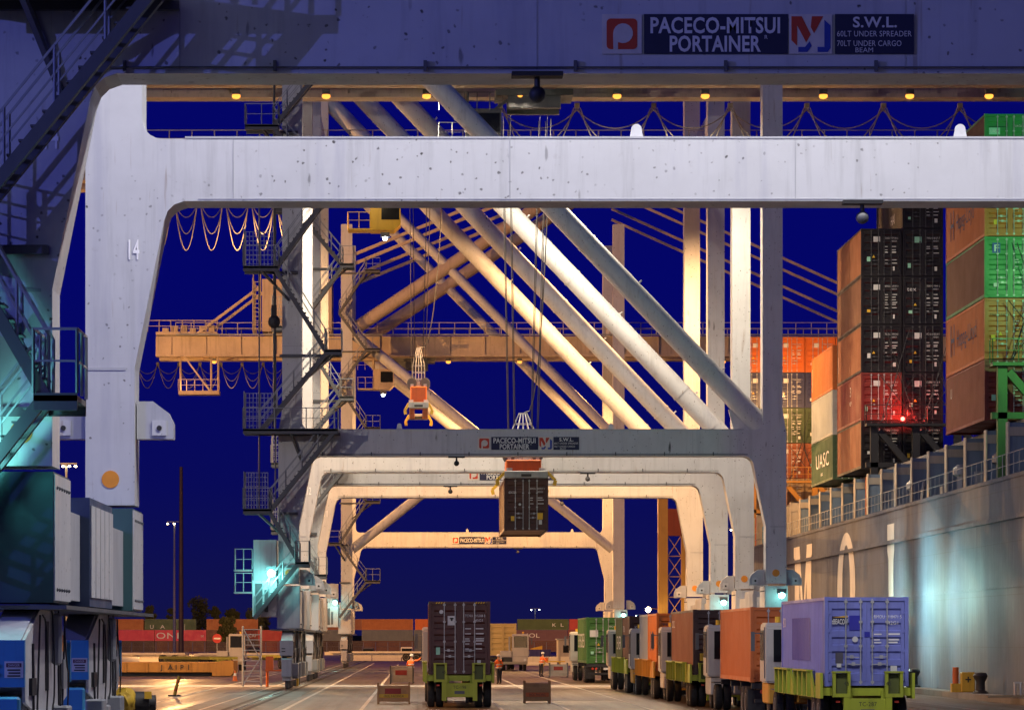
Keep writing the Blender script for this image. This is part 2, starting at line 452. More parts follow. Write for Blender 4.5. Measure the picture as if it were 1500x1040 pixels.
def paceco_sign(parent, x0, zc, y, rows=2):
    """emblem, maker's name, emblem and load plate, set on the beam's face at y"""
    s = bpy.data.objects.new('sign', None); COL.objects.link(s); s.parent = parent; s.location = (x0, y, zc)
    h = 0.70
    MB().box(0, 0.70, -0.02, 0, 0, h).build('emblem_plate', SIGNCREAM, s)
    q = []
    for cx, cz, a in ((0.55, 0.55, 0), (0.15, 0.55, 90), (0.15, 0.15, 180), (0.55, 0.15, 270)): q += arc(cx, cz, 0.07, a, a + 90, 3)
    MB().prism(q, -0.026, -0.0205).build('emblem', SIGNRED, s)
    pp = [(0.20, 0.08), (0.28, 0.08), (0.28, 0.20)] + arc(0.37, 0.36, 0.175, -115, 180, 14) + [(0.195, 0.30)]
    MB().prism(pp, -0.032, -0.0265).build('emblem_letter', SIGNCREAM, s)
    MB().box(0.74, 3.28, -0.02, 0, 0, h).build('name_plate', NAVY, s)
    if rows == 2:
        text('PACECO-MITSUI', 0.27, LETTER, s, (0.84, -0.026, 0.37), width=2.30, bold=0.010)
        text('PORTAINER', 0.27, LETTER, s, (1.18, -0.026, 0.045), width=1.62, bold=0.010)
        text('R', 0.07, LETTER, s, (2.86, -0.026, 0.26))
    else:
        text('PACECO-MITSUI', 0.40, LETTER, s, (0.84, -0.026, 0.15), width=2.34, bold=0.015)
    MB().box(3.30, 4.06, -0.02, 0, 0, h).build('emblem_plate', SIGNCREAM, s)
    red = [(3.34, 0.66), (3.52, 0.66), (3.68, 0.34), (3.60, 0.20), (3.44, 0.50), (3.44, 0.14), (3.34, 0.24)]
    MB().prism(red, -0.026, -0.0205).build('emblem', SIGNRED, s)
    red2 = [(3.70, 0.66), (3.90, 0.66), (3.74, 0.36), (3.68, 0.47)]
    MB().prism(red2, -0.026, -0.0205).build('emblem', SIGNRED, s)
    blu = [(3.46, 0.04), (3.60, 0.16), (3.66, 0.05), (3.76, 0.16), (3.83, 0.04), (3.98, 0.04), (4.03, 0.16), (4.03, 0.56), (3.92, 0.62), (3.92, 0.12), (3.80, 0.12), (3.68, 0.30), (3.60, 0.20)]
    MB().prism([(3.92, 0.60), (4.03, 0.50), (4.03, 0.10), (3.98, 0.03), (3.80, 0.03), (3.80, 0.12), (3.92, 0.12)], -0.026, -0.0205).build('emblem', SIGNBLUE, s)
    MB().prism([(3.46, 0.12), (3.46, 0.03), (3.62, 0.03), (3.70, 0.14), (3.66, 0.22), (3.58, 0.12)], -0.026, -0.0205).build('emblem', SIGNBLUE, s)
    MB().box(4.11, 5.50, -0.02, 0, 0, h).build('load_plate', NAVY, s)
    text('S.W.L.', 0.18, LETTER, s, (4.42, -0.026, 0.47), width=0.78, bold=0.006)
    text('60LT UNDER SPREADER', 0.10, LETTER, s, (4.14, -0.026, 0.305), width=1.32)
    text('70LT UNDER CARGO', 0.10, LETTER, s, (4.14, -0.026, 0.135), width=1.14)
    text('BEAM', 0.085, LETTER, s, (4.46, -0.026, 0.025), width=0.32)
    return s

def flood(parent, loc, mat, r=0.22, housing=True):
    o = MB().box(loc[0] - r, loc[0] + r, loc[1] - r, loc[1] + r, loc[2], loc[2] + 0.28).build('floodlight', DKSTEEL, parent)
    MB().ball((loc[0], loc[1], loc[2] - 0.08), r * 1.15, 2, (1, 1, 0.7)).build('lamp_bulb', mat, o, smooth=True)
    return o

def bogie(parent, yc, left, blue):
    """equalizer beam with two wheel trucks under one corner"""
    f = (lambda x: x) if left else MX
    def bx(mb, a, c, *k):
        a, c = sorted((f(a), f(c))); mb.box(a, c, *k)
    bg_ = bpy.data.objects.new('bogie', None); COL.objects.link(bg_); bg_.parent = parent; bg_.location = (0, yc, 0)
    side = WHITE if blue else CRANEGREY
    poly = [(-1.5, 3.18), (1.5, 3.18), (3.9, 2.62), (3.9, 1.95), (2.6, 1.75), (-2.6, 1.75), (-3.9, 1.95), (-3.9, 2.62)]
    a, c = sorted((f(-7.30), f(-6.78)))
    MB().prism(poly, a, c, 'yz').build('equalizer_beam', CRANEGREY, bg_)
    for xa, xb in ((-7.36, -7.303), (-6.777, -6.72)):
        a, c = sorted((f(xa), f(xb)))
        MB().prism([(-1.2, 3.2), (1.2, 3.2), (3.6, 2.66), (3.6, 1.6), (1.4, 1.3), (-1.4, 1.3), (-3.6, 1.6), (-3.6, 2.66)], a, c, 'yz').build('side_plate', side, bg_)
    for ya, yb in ((-4.05, -3.905), (3.905, 4.05)):
        mb = MB(); bx(mb, -7.40, -6.68, ya, yb, 1.86, 2.66); mb.build('end_cover', BLUEBOX if blue else CRANEGREY, bg_)
    for t in (-2.2, 2.2):
        a, c = sorted((f(-7.26), f(-6.82)))
        MB().prism([(t - 0.5, 1.7), (t + 0.5, 1.7), (t + 1.75, 1.05), (t + 1.75, 0.50), (t - 1.75, 0.50), (t - 1.75, 1.05)], a, c, 'yz').build('wheel_truck', side, bg_)
        for w in (-1.0, 1.0):
            MB().lathe([(0.33, -0.09), (0.36, -0.07), (0.36, 0.07), (0.33, 0.09)], (f(-7.04), t + w, 0.41), 'x', 18).build('wheel', DKSTEEL, bg_)
        for k in ((-6.80, -6.42, t - 1.4, t - 0.6, 0.75, 1.45), (-6.80, -6.5, t + 0.6, t + 1.3, 0.6, 1.3)):
            mb = MB(); bx(mb, *k); mb.bevel(0.03); mb.build('drive_motor', GALV, bg_)
        MB().tube((f(-6.70), t - 0.35, 2.6), (f(-6.70), t - 0.2, 0.9), 0.025, 5).build('cable', ROPE, bg_)
        MB().tube((f(-6.66), t + 0.45, 3.1), (f(-6.66), t - 0.1, 1.2), 0.02, 5).build('cable', ROPE, bg_)
        mb = MB(); bx(mb, -6.815, -6.76, t - 0.22, t + 0.22, 1.05, 2.9); mb.build('strut', GALV, bg_)
    mb = MB(); bx(mb, -7.30, -6.74, -4.3, -4.055, 0.7, 1.7); mb.bevel(0.04); mb.build('gear_cover', BLUEBOX if blue else CRANEGREY, bg_)
    mb = MB()
    mb.tube((f(-6.95), 4.06, 0.95), (f(-6.95), 4.5, 0.95), 0.16, 12).tube((f(-6.95), 4.5, 0.95), (f(-6.95), 4.62, 0.95), 0.26, 12)
    mb.build('buffer', BLACK, bg_)
    mb = MB()
    for zz, s_ in ((2.05, 0.05), (2.2, 0.04)): bx(mb, -7.3, -7.1, -4.08, -4.05, zz, zz + 0.05)
    mb.build('latch', BLACK, bg_)
    mb = MB(); bx(mb, -6.719, -6.69, -0.35, 0.05, 1.75, 3.0); mb.build('recess_plate', BLACK, bg_)
    mb = MB(); bx(mb, -6.70, -6.52, 0.55, 0.78, 2.2, 3.15); mb.bevel(0.05); mb.build('rail_brake_cylinder', GALV, bg_)
    mb = MB(); bx(mb, -6.719, -6.60, 1.5, 1.75, 2.45, 2.75); mb.build('amber_lamp', ORDISC, bg_)
    mb = MB(); bx(mb, -6.719, -6.66, -3.0, -2.3, 1.7, 2.0); mb.build('recess_plate', BLACK, bg_)
    mb = MB(); bx(mb, -6.719, -6.64, 2.2, 2.9, 1.75, 2.3); mb.build('junction_box', GALV, bg_)
    for k in range(4):
        y_, pts = -1.9 + k * 1.25, []
        for i in range(9):
            u = i / 8; pts.append((f(-6.60 + 0.06 * math.sin(u * PI)), y_ + 0.5 * u + 0.15 * math.sin(u * 5 + k), 3.1 - 1.9 * u + 0.25 * math.sin(u * PI * 2 + k)))
        MB().path(pts, 0.017, 5).build('cable', ROPE, bg_)
    if blue and yc > 10 and left:
        b_ = MB().ball((0, 0, 0), 0.30, 3, (0.8, 1.1, 1.0)); rr_ = random.Random(3)
        for v in b_.bm.verts: v.co *= 1 + 0.16 * math.sin(v.co.x * 23 + v.co.z * 17) * math.cos(v.co.y * 19) + rr_.uniform(-0.03, 0.03)
        b_.build('yellow_tarp', YELLOW, bg_, (-6.50, 2.6, 1.32), smooth=True)
        mo = MB().tube((-6.5, 3.2, 1.25), (-5.98, 3.2, 1.25), 0.27, 18).tube((-5.979, 3.2, 1.25), (-5.85, 3.2, 1.25), 0.19, 14).build('fan_motor', BLACK, bg_, smooth=True)
        MB().box(-6.08, -5.92, 2.90, 2.925, 1.36, 1.52).build('motor_tag', STICKY, mo)
    if blue and left:
        s = MB().box(-7.02, -6.70, -4.065, -4.052, 2.02, 2.30).build('danger_sign', STICK, bg_)
        MB().box(-6.99, -6.73, -4.072, -4.066, 2.20, 2.27).build('sign_header', flat('sign header dark red', (0.12, 0.03, 0.05), 0.5), s)
        text('DANGER', 0.045, LETTER, s, (-6.96, -4.075, 2.213), width=0.2)
        for k in range(3): MB().box(-6.97 + 0.02 * (k % 2), -6.75, -4.072, -4.066, 2.04 + 0.05 * k, 2.065 + 0.05 * k).build('sign_line', LETTERK, s)
    return bg_

def festoon(parent, xs, y, ztop, sag, mat, n=2, r=0.035):
    for a, b_ in zip(xs[:-1], xs[1:]):
        mb = MB()
        for k in range(n):
            sg = sag * (1.0 - 0.32 * k); pts = []
            for i in range(13):
                t = -1 + i / 6.0
                pts.append((a + (b_ - a) * (0.5 + t * (0.46 + 0.03 * k)), y + 0.12 * k, ztop - sg * (1 - t ** 2)))
            mb.path(pts, r, 5)
        mb.box(a - 0.14, a + 0.14, y - 0.1, y + 0.25, ztop, ztop + 0.28)
        mb.build('festoon_cable', mat, parent)

def crane(name, label, Y0, num, yf=18.2, blue=False, gz=33.1, bz=5.65, brackets=((0, 0), (0, 1), (1, 0), (1, 1)), far_kind=False,
          fest=None, fest_mat=None, lampcol=WARM, bulbs=None, lampx=(-10.3, 5.8, 11.3, 16.3, 23.0, 27.9, 32.4), power=9000, light_every=1,
          trolley=None, node_z=14.2, teal=2500, rightlamp=2500, gx=(-26, 62), house=False, lamp_y=-1.2, xlim=21, sag=2.3):
    c = thing(name, label, 'container crane', (0, Y0, 0), group='quay cranes astride the truck lanes')
    ztop = 42.5
    T = 1.30
    if not far_kind:
        beams = ((12.65, 14.07, True), (12.65, 14.07, True))
    else:
        beams = ((20.9, 22.4, False), (12.0, 13.55, True))
    for k, (z0, z1, fl) in enumerate(beams):
        y = k * yf
        pf = MB().prism(frame_poly(ztop, z0, z1, fl), y, y + T).build('portal_frame', WHITE, c)
        mb = MB()                                              # welded flange strips and seams standing proud
        mb.box(-5.3, 17.7, y - 0.012, y + T + 0.012, z1 + 0.002, z1 + 0.05)
        mb.box(-5.0, 17.4, y - 0.010, y - 0.001, z0 + 0.035, z0 + 0.06)
        for xx in (-4.2, 2.1, 8.6, 14.9): mb.box(xx - 0.012, xx + 0.012, y - 0.008, y - 0.001, z0 + 0.06, z1 - 0.02)
        if fl:
            for xx in (-7.55, 19.1): mb.box(xx + 0.02, xx + 0.9, y - 0.012, y - 0.001, 8.80, 8.86)
        mb.build('weld_seam', CRANEGREY, pf)
        for xx in (5.0, 12.4, 15.6) if k else (-1.0, 10.5):
            mb = MB()
            q = [(xx - 0.16, z1 + 0.05), (xx + 0.16, z1 + 0.05), (xx + 0.12, z1 + 0.24)] + arc(xx, z1 + 0.26, 0.12, 0, 180, 8) + [(xx - 0.12, z1 + 0.24)]
            mb.prism(q, y + 0.3, y + 0.36)
            mb.build('lifting_lug', WHITE, pf)
        mb = MB()
        zc = z0 + 0.10
        mb.tube((-5.6, y - 0.06, zc), (17.9, y - 0.06, zc), 0.018, 5)
        for i in range(9): mb.box(-5.2 + i * 2.65, -5.14 + i * 2.65, y - 0.085, y - 0.011, zc - 0.07, zc + 0.12)
        if blue and k: mb.bm.free()
        else: mb.build('conduit', DKSTEEL, pf)
        xx = 2.1 if k == 0 else 10.1
        lo = MB().box(xx - 0.45, xx + 0.45, y - 0.4, y - 0.02, z0 - 0.10, z0 - 0.02).tube((xx, y - 0.2, z0 - 0.1), (xx, y - 0.2, z0 - 0.28), 0.05, 8).build('camera_bracket', BLACK, c)
        MB().ball((xx, y - 0.2, z0 - 0.40), 0.15, 2).build('dome_camera', BLACK if k == 0 else DKSTEEL, lo, smooth=True)
        for s_ in (0, 1):
            f = (lambda q: q) if s_ == 0 else MX
            if fl:
                MB().lathe([(0.20, -0.012), (0.20, 0.0)], (f(-7.0), y - 0.001, 6.32), 'y', 24).build('marker_disc', ORDISC, pf)
            if (k, s_) in brackets:
                for q in (-1, 1):
                    cx = f(-7.0)
                    e0, e1 = cx + q * 0.58, cx + q * 1.42
                    poly = [(e0, bz), (e1, bz), (e1, bz + 0.35), (e1 - q * 0.12, bz + 0.6), (cx + q * 0.95, bz + 0.86), (e0, bz + 0.86)]
                    br = MB().prism(poly, y + 0.25, y + 0.75).build('jacking_bracket', CRANEGREY, c)
                    MB().box(min(e0 + q * 0.35, e0 + q * 0.68), max(e0 + q * 0.35, e0 + q * 0.68), y + 0.21, y + 0.249, bz + 0.08, bz + 0.42).build('jacking_plate', WHITE, br)
                    MB().lathe([(0.06, -0.02), (0.06, 0.0)], (e0 + q * 0.515, y + 0.208, bz + 0.25), 'y', 12).build('socket', BLACK, br)
    if num:
        text(num, 0.44, NUMWHITE, c, (-6.64, -0.018, 11.33), bold=0.011, width=0.30)
        text(num, 0.44, NUMWHITE, c, (-6.64, yf - 0.018, 11.33), bold=0.011, width=0.30)
    if not far_kind:
        paceco_sign(c, 3.25, 12.99, -0.014)
    else:
        paceco_sign(c, 3.45, 12.42, yf - 0.014, rows=1)
    # diagonal braces, one pair
    for y in (0.65, yf + 0.65):
        zt = node_z + 1.05 * (18.6 + 6.6)
        if far_kind:
            MB().tube((-6.5, y, 22.5 + 1.02 * 25), (18.6, y, 22.5), 0.46, 20).build('diagonal_brace', WHITE, c, smooth=True)
            MB().tube((-6.0, y, 31.9), (5.9, y, 22.3), 0.5, 18).build('diagonal_brace', WHITE, c, smooth=True)
            if y < 1:
                MB().tube((-6.3, y, 11.4), (6.1, y, 21.2), 0.46, 18).build('knee_brace', WHITE, c, smooth=True)
                MB().tube((18.7, y, 11.4), (6.4, y, 21.2), 0.46, 18).build('knee_brace', WHITE, c, smooth=True)
            MB().tube((-5.8, y, 32.7), (17.5, y, 48.2), 0.62, 16).build('mast_strut', GIRD, c, smooth=True)
            for dz in (0, 1.1): MB().bar((19.6, y, 45.2 + dz), (43, y, 34.6 + dz), 0.22).build('fore_stay', GIRD, c)
            for dz in (0, 0.9): MB().bar((-6, y, 38.8 + dz), (20, y, 49.5 + dz), 0.3).build('back_stay', GIRD, c)
        else:
            MB().tube((-6.4, y, zt), (18.7, y, node_z + 0.1), 0.57, 24).build('diagonal_brace', WHITE, c, smooth=True)
            MB().prism([(17.2, 14.09), (18.88, 14.09), (18.88, 15.4), (18.3, 14.95), (17.75, 14.75), (17.35, 15.4), (16.9, 15.2)], y - 0.06, y + 0.06).build('gusset_plate', WHITE, c)
            dv = (Vector((18.7, y, node_z + 0.1)) - Vector((-6.4, y, zt)))
            for t in (0.35, 0.62, 0.88, 0.955):
                p_ = Vector((-6.4, y, zt)) + dv * t; MB().tube(p_, p_ + dv.normalized() * 0.14, 0.60, 24).build('weld_ring', WHITE, c, smooth=True)
            mb = MB()
            for t in (0.28, 0.5, 0.72, 0.9):
                px_, pz_ = -6.4 + 25.1 * t, zt + (node_z + 0.1 - zt) * t
                mb.tube((px_ + 0.38, y - 0.02, pz_ + 0.42), (px_ + 0.52, y - 0.02, pz_ + 0.56), 0.05, 8)
            mb.build('brace_lug', WHITE, c)
    # girder, walkways and rails above
    ym = yf * 0.5 + 0.65
    for q in (-1, 1):
        y0, y1 = sorted((ym + q * 1.9, ym + q * 3.1))
        gd = MB().box(gx[0], gx[1], y0, y1, gz, gz + 1.75).box(gx[0], gx[1], y0 - 0.2, y1 + 0.2, gz - 0.22, gz - 0.002).build('girder', GIRD, c)
        mb = MB()
        for i in range(int((gx[1] - gx[0]) / 3.4)):
            xx = gx[0] + 1.5 + i * 3.4
            mb.box(xx - 0.06, xx + 0.06, y0 - 0.17, y0 - 0.004, gz, gz + 1.7)
        mb.build('stiffener', GIRD, gd)
        yy = y0 - 0.9 if q < 0 else y1 + 0.1
        wk = MB().box(gx[0] + 2, gx[1] - 2, yy, yy + 0.8, gz + 1.82, gz + 1.9).build('walkway', GALV, c)
        MB().railing([(gx[0] + 2, yy + 0.02, gz + 1.9), (gx[1] - 2, yy + 0.02, gz + 1.9)], 1.1, 1.5, 0.04).build('railing', paint('cream handrail paint', (0.5, 0.42, 0.3), 0.6), wk)
    mb = MB()
    for i in range(int((gx[1] - gx[0]) / 11)):
        xx = gx[0] + 4 + i * 11; mb.box(xx, xx + 0.5, ym - 1.89, ym + 1.89, gz + 0.3, gz + 1.5)
    mb.build('girder_tie', GIRD, c)
    for xx in (-6.8, 19.45):                                    # cross beams tying the leg tops
        MB().box(xx - 0.45, xx + 0.45, T + 0.002, yf - 0.002, gz + 2.2, gz + 3.6).build('cross_beam', WHITE, c)
    for i, xx in enumerate(lampx):
        bm_ = bulbs[i % len(bulbs)] if bulbs else BULB_SOD
        flood(c, (xx, ym + lamp_y, gz - 0.52), bm_)
        if power and i % light_every == 0 and xx < xlim:
            lamp('floodlight_beam', 'SPOT', (xx, Y0 + ym + lamp_y, gz - 0.95), power, lampcol, (xx * 0.9 + 0.6, Y0 + ym + 0.5, 0), 164, 0.6, 0.3)
    if fest: festoon(c, fest, ym + 3.6, gz - 0.55, sag, fest_mat or CABLE, 3)
    # stairs on the landside leg
    if not far_kind:
        fl = [((-7.7, 22.8), (-4.9, 18.3)), ((-4.9, 18.3), (-8.5, 14.05)), ((-4.5, 14.05), (-8.0, 9.75)), ((-8.0, 9.75), (-6.35, 6.9)), ((-6.5, 6.9), (-8.8, 4.0)), ((-7.7, 22.8), (-4.8, 26.8)), ((-4.8, 26.8), (-7.8, 30.4)), ((-7.8, 30.4), (-4.8, 34.0))]
        ld = [(-9.4, -7.5, 22.8, True), (-5.0, -4.1, 18.3, False), (-9.4, -4.3, 14.05, True), (-9.4, -7.9, 9.75, True), (-6.6, -5.85, 6.9, False), (-5.0, -4.1, 26.8, False), (-9.3, -7.5, 30.4, False)]
    else:
        fl = [((-7.5, 27), (-4.9, 23)), ((-4.9, 23), (-7.5, 19.5)), ((-7.5, 19.5), (-4.9, 16)), ((-4.9, 16), (-7.5, 12)), ((-7.5, 12), (-4.9, 8.4)), ((-4.9, 8.4), (-7.5, 5)), ((-7.5, 27), (-4.9, 30.5)), ((-4.9, 30.5), (-7.5, 34)), ((-7.5, 34), (-4.9, 38))]
        ld = [(-5, -3.6, 23, False), (-5, -3.6, 16, False), (-5, -3.6, 8.4, False), (-5, -3.6, 30.5, False), (-5, -3.6, 38, False), (-8.6, -7.3, 19.5, False), (-8.6, -7.3, 27, False), (-8.6, -7.3, 12, False)]
    for a, b_ in fl: stair_flight(c, a, b_)
    for a, b_, z, pn in ld: landing(c, a, b_, z, panel=pn)
    if not far_kind:
        ch = MB().tube((-7.78, -0.35, 33), (-7.78, -0.35, 14.2), 0.07, 6).build('service_hoist_rope', ROPE, c)
        MB().ball((-7.78, -0.35, 19.9), 0.34, 2, (1, 0.6, 1.1)).box(-7.92, -7.64, -0.5, -0.2, 20.2, 20.8).build('hook_block', BLACK, ch)
        for xx in (-8.6, -7.72): MB().tube((xx, -0.12, 30), (xx, -0.12, 9.8), 0.045, 6).build('cable_conduit', DKSTEEL, c)
        for i in range(7): MB().box(-7.3, -6.3, -0.012, -0.004, 16.0 + i * 2.6, 16.03 + i * 2.6).build('leg_seam', CRANEGREY, c)
    # sill boxes, cabinets and bogies
    for s_ in (0, 1):
        f = (lambda q: q) if s_ == 0 else MX
        def bxx(a, b_, *k):
            a, b_ = sorted((f(a), f(b_))); return MB().box(a, b_, *k)
        bxx(-7.38, -6.62, -0.1, yf + 1.4, 3.42, 5.1).build('sill_beam', CRANEGREY, c)
        for (ya, yb) in ((-0.22, 2.6), (yf - 1.1, yf + 1.6)):
            lb = bxx(-7.62, -6.41, ya, yb, 3.32, 5.62).build('leg_base', DKTEAL if blue else WHITE, c)  # dark teal boxes on the nearest crane, white on the others
            a_, b_ = sorted((f(-6.408), f(-6.38)))
            MB().box(a_, b_, ya + 0.02, yb - 0.02, 3.36, 5.58).build('base_side_panel', WHITE, lb)
            mb = MB()
            for zz in (3.55, 5.35): 
                for i in range(6): mb.ball((f(-6.37), ya + 0.3 + i * 0.42, zz), 0.035, 1)
            mb.build('bolt', DKSTEEL, lb)
        cb = bxx(-7.60, -6.43, 6.9, 12.0, 3.32, 5.45).build('electrical_cabinet', DKBLUE if blue else CRANEGREY, c)
        mb = MB()
        for i in range(5):
            a, b_ = sorted((f(-6.428), f(-6.40))); mb.box(a, b_, 7.0 + i * 1.0, 7.9 + i * 1.0, 3.5, 5.3)
        mb.build('cabinet_door', WHITE if blue else CRANEGREY, cb)
        wk = bxx(-8.0, -6.15, -0.5, yf + 1.8, 3.20, 3.27).build('base_walkway', DKSTEEL, c)
        bogie(c, 1.7, s_ == 0, blue)
        bogie(c, yf * 0.5 + 4.3, s_ == 0, blue)
    # electrical house on the landside leg
    eh = MB().box(-8.95, -7.63, -0.5, 2.4, 3.95, 5.9).build('electrical_house', WHITE, c)
    MB().box(-8.9, -7.66, -0.42, 2.3, 5.903, 8.1).build('lamp_house', CRANEGREY, eh)
    MB().box(-8.3, -8.1, -0.53, -0.503, 4.2, 5.4).box(-8.8, -8.4, -0.515, -0.503, 4.15, 5.75).build('house_door', DKSTEEL, eh)
    MB().railing([(-9.9, 0, 6.5), (-9.9, -0.6, 6.5), (-8.96, -0.6, 6.5)], 1.1, 0.6, 0.03).railing([(-9.9, 0, 5.3), (-9.9, -0.6, 5.3), (-8.96, -0.6, 5.3)], 1.0, 0.6, 0.03).box(-9.95, -8.96, -0.65, 0.4, 6.4, 6.49).box(-9.95, -8.96, -0.65, 0.4, 5.2, 5.29).build('house_balcony', GALV, eh)
    # lamps on the legs
    lo = MB().bar((-7.9, -0.43, 6.55), (-7.9, -1.3, 6.55), 0.08).box(-8.15, -7.65, -1.5, -1.25, 6.35, 6.65).build('leg_lamp', DKSTEEL, c)
    MB().ball((-7.9, -1.42, 6.28), 0.22, 2).build('lamp_bulb', BULB_TEAL, lo, smooth=True)
    if teal: lamp('leg_lamp_beam', 'POINT', (-7.9, Y0 - 1.75, 6.1), teal, TEAL, radius=0.25)
    lo = MB().bar((19.6, -0.02, 5.3), (19.6, -0.9, 5.3), 0.08).box(19.4, 19.9, -1.05, -0.8, 5.2, 5.45).build('leg_lamp', DKSTEEL, c)
    MB().ball((19.65, -0.95, 5.10), 0.18, 2).build('lamp_bulb', BULB_TEAL, lo, smooth=True)
    if rightlamp:
        for dy, xx, k, zz in ((-9, 21.6, 0.9, 4.6), (-19, 22.4, 0.45, 4.5), (2, 22.4, 0.35, 4.6), (-8, 24.9, 0.045, 4.75)):
            lamp('leg_lamp_beam', 'SPOT', (xx, Y0 + dy * 0.9, 5.0), rightlamp * k, MERC, (26.4, Y0 + dy, zz), 125, 0.9, 0.12)  # extra unseen spots added along the hull to stretch the lamp's pool
    # trolley with operator's cab
    if trolley is not None:
        tx, side, cabmat = trolley
        MB().box(tx - 2.2, tx + 2.2, ym - 1.6, ym + 1.6, gz - 0.6, gz - 0.25).box(tx - 1.5, tx + 1.5, ym - 1.4, ym - 0.9, gz - 1.3, gz - 0.601).box(tx - 1.5, tx + 1.5, ym + 0.9, ym + 1.4, gz - 1.3, gz - 0.601).build('trolley', DKSTEEL, c)
        cx = tx - 3.0
        cab = MB().prism([(cx - 0.9, gz - 3.3), (cx + 0.7, gz - 3.3), (cx + 1.15, gz - 2.9), (cx + 1.15, gz - 1.3), (cx - 0.9, gz - 1.3)], ym - 1.2, ym + 1.0).build('operator_cab', cabmat, c)
        MB().box(cx - 0.15, cx + 1.05, ym - 1.23, ym - 1.202, gz - 2.6, gz - 1.55).build('cab_window', GLASS, cab)
        MB().bar((cx - 0.8, ym - 0.9, gz - 1.3), (cx - 0.8, ym - 0.9, gz - 0.3), 0.15).bar((cx + 0.8, ym - 0.9, gz - 1.3), (tx - 1.0, ym - 0.9, gz - 0.4), 0.15).build('cab_hanger', cabmat, cab)
        MB().box(cx - 2.4, cx - 0.9, ym - 1.3, ym + 0.6, gz - 3.3, gz - 3.2).railing([(cx - 0.9, ym - 1.3, gz - 3.2), (cx - 2.4, ym - 1.3, gz - 3.2), (cx - 2.4, ym + 0.6, gz - 3.2)], 1.1, 0.7, 0.03).railing([(cx - 2.4, ym - 1.35, gz - 1.4), (cx + 1.2, ym - 1.35, gz - 1.4)], 1.0, 0.8, 0.03).build('cab_platform', cabmat, cab)
        lo = MB().box(cx - 0.2, cx + 0.4, ym - 1.2, ym - 0.8, gz - 3.75, gz - 3.45).build('trolley_lamp', DKSTEEL, c)
        MB().ball((cx + 0.1, ym - 1.0, gz - 3.82), 0.16, 2).build('lamp_bulb', BULB_WHITE, lo, smooth=True)
        if num == '11': lamp('cab_lamp_beam', 'POINT', (cx - 0.6, Y0 + ym - 4.2, gz - 1.2), 160, (1.0, 0.8, 0.45), radius=0.1)
    if house:
        hx0, hx1 = -15.2, -8.4
        mh = MB().box(hx0, hx1, ym - 3.5, ym + 3.5, gz + 2.2, gz + 7.3).build('machinery_house', GIRD, c)
        mb = MB()
        for i in range(7): mb.box(hx0 + 0.1, hx1 - 0.1, ym - 3.53, ym - 3.502, gz + 2.5 + i * 0.25, gz + 2.6 + i * 0.25)
        mb.build('louvre', GIRD, mh)
        mb = MB().railing([(hx0 - 0.9, ym - 3.4, gz + 2.2), (hx0 - 0.9, ym + 2, gz + 2.2)], 5.2, 1.3, 0.05)
        for i in range(12): mb.bar((hx0 - 0.85, ym - 3.4, gz + 2.4 + i * 0.42), (hx0 - 0.15, ym - 3.4, gz + 2.4 + i * 0.42), 0.06)
        mb.bar((hx0 - 0.15, ym - 3.4, gz + 2.2), (hx0 - 0.15, ym - 3.4, gz + 8.2), 0.08)
        mb.bar((hx0 - 0.85, ym - 3.4, gz + 2.2), (hx0 - 0.85, ym - 3.4, gz + 8.2), 0.08)
        mb.build('caged_ladder', paint('cream handrail paint', (0.5, 0.42, 0.3), 0.6), mh)
        for y in (ym - 3.0, ym + 3.0): MB().bar((hx0 - 0.2, y, gz + 6.6), (hx0 - 6.5, y, gz + 1.9), 0.26).build('house_stay', GIRD, c)
        hp = MB().box(-23.4, -19.4, ym - 3.0, ym - 1.0, gz - 3.9, gz - 3.55).build('hanging_platform', GIRD, c)
        mb = MB()
        for xx in (-23.2, -20.2, -19.6 + 0.1): mb.bar((xx, ym - 2.9, gz - 3.6), (xx, ym - 2.9, gz), 0.13)
        mb.bar((-23.0, ym - 2.9, gz), (-20.3, ym - 2.9, gz - 3.6), 0.16)
        mb.railing([(-23.4, ym - 3, gz - 3.55), (-19.4, ym - 3, gz - 3.55)], 1.1, 0.8, 0.04)
        mb.build('platform_hanger', GIRD, hp)
        mb = MB().box(gx[0], gx[0] + 6, ym - 3.0, ym + 2, gz + 1.9, gz + 2.2)
        for i in range(6): mb.box(gx[0] + 0.6 + i * 0.9, gx[0] + 1.2 + i * 0.9, ym - 2.6, ym - 1.2, gz + 2.2, gz + 2.6 + 0.15 * (i % 3))
        mb.railing([(gx[0] - 0.8, ym - 3.1, gz + 2.2), (gx[0] + 6, ym - 3.1, gz + 2.2)], 1.1, 1.2, 0.05)
        mb.build('boom_end_winch', GIRD, c)
    return c

loops14 = [5.0 + 4.4 * i for i in range(8)]
crane('quay_crane', 'nearest white gantry crane marked 14 whose beams cross the whole top of the picture', 62.65, '14', yf=18.2, blue=True, bz=7.25, brackets=((1, 0),),
      lampcol=(1.0,0.955,0.94), bulbs=(BULB_WHITE,), power=9800, lampx=(-3, 4, 11, 17, 24), teal=260, rightlamp=0)
crane('quay_crane', 'grey and white crane marked 12 with zigzag stairs and teal lamp, astride the maroon truck', 192.6, '12', yf=18.6,
      fest=[4.8 + 4.45 * i for i in range(9)], trolley=(6.6, 1, DKSTEEL), power=9800, gz=34.1, sag=3.2, lampcol=(1.0, 0.82, 0.58), teal=260, rightlamp=4200, lampx=(-10.3, -5.2, 0.5, 5.8, 11.3, 16.3, 23.0, 27.9, 32.4))
crane('quay_crane', 'peach lit crane marked 11, its portal nested just inside the frame of crane 12', 229.0, '11', yf=20.0,
      fest=[-22 + 1.75 * i for i in range(9)], trolley=(0.7, 1, YELLOW), power=14500, sag=3.6, xlim=25, gz=33.5, lampcol=(1.0, 0.54, 0.22), teal=120, rightlamp=60)
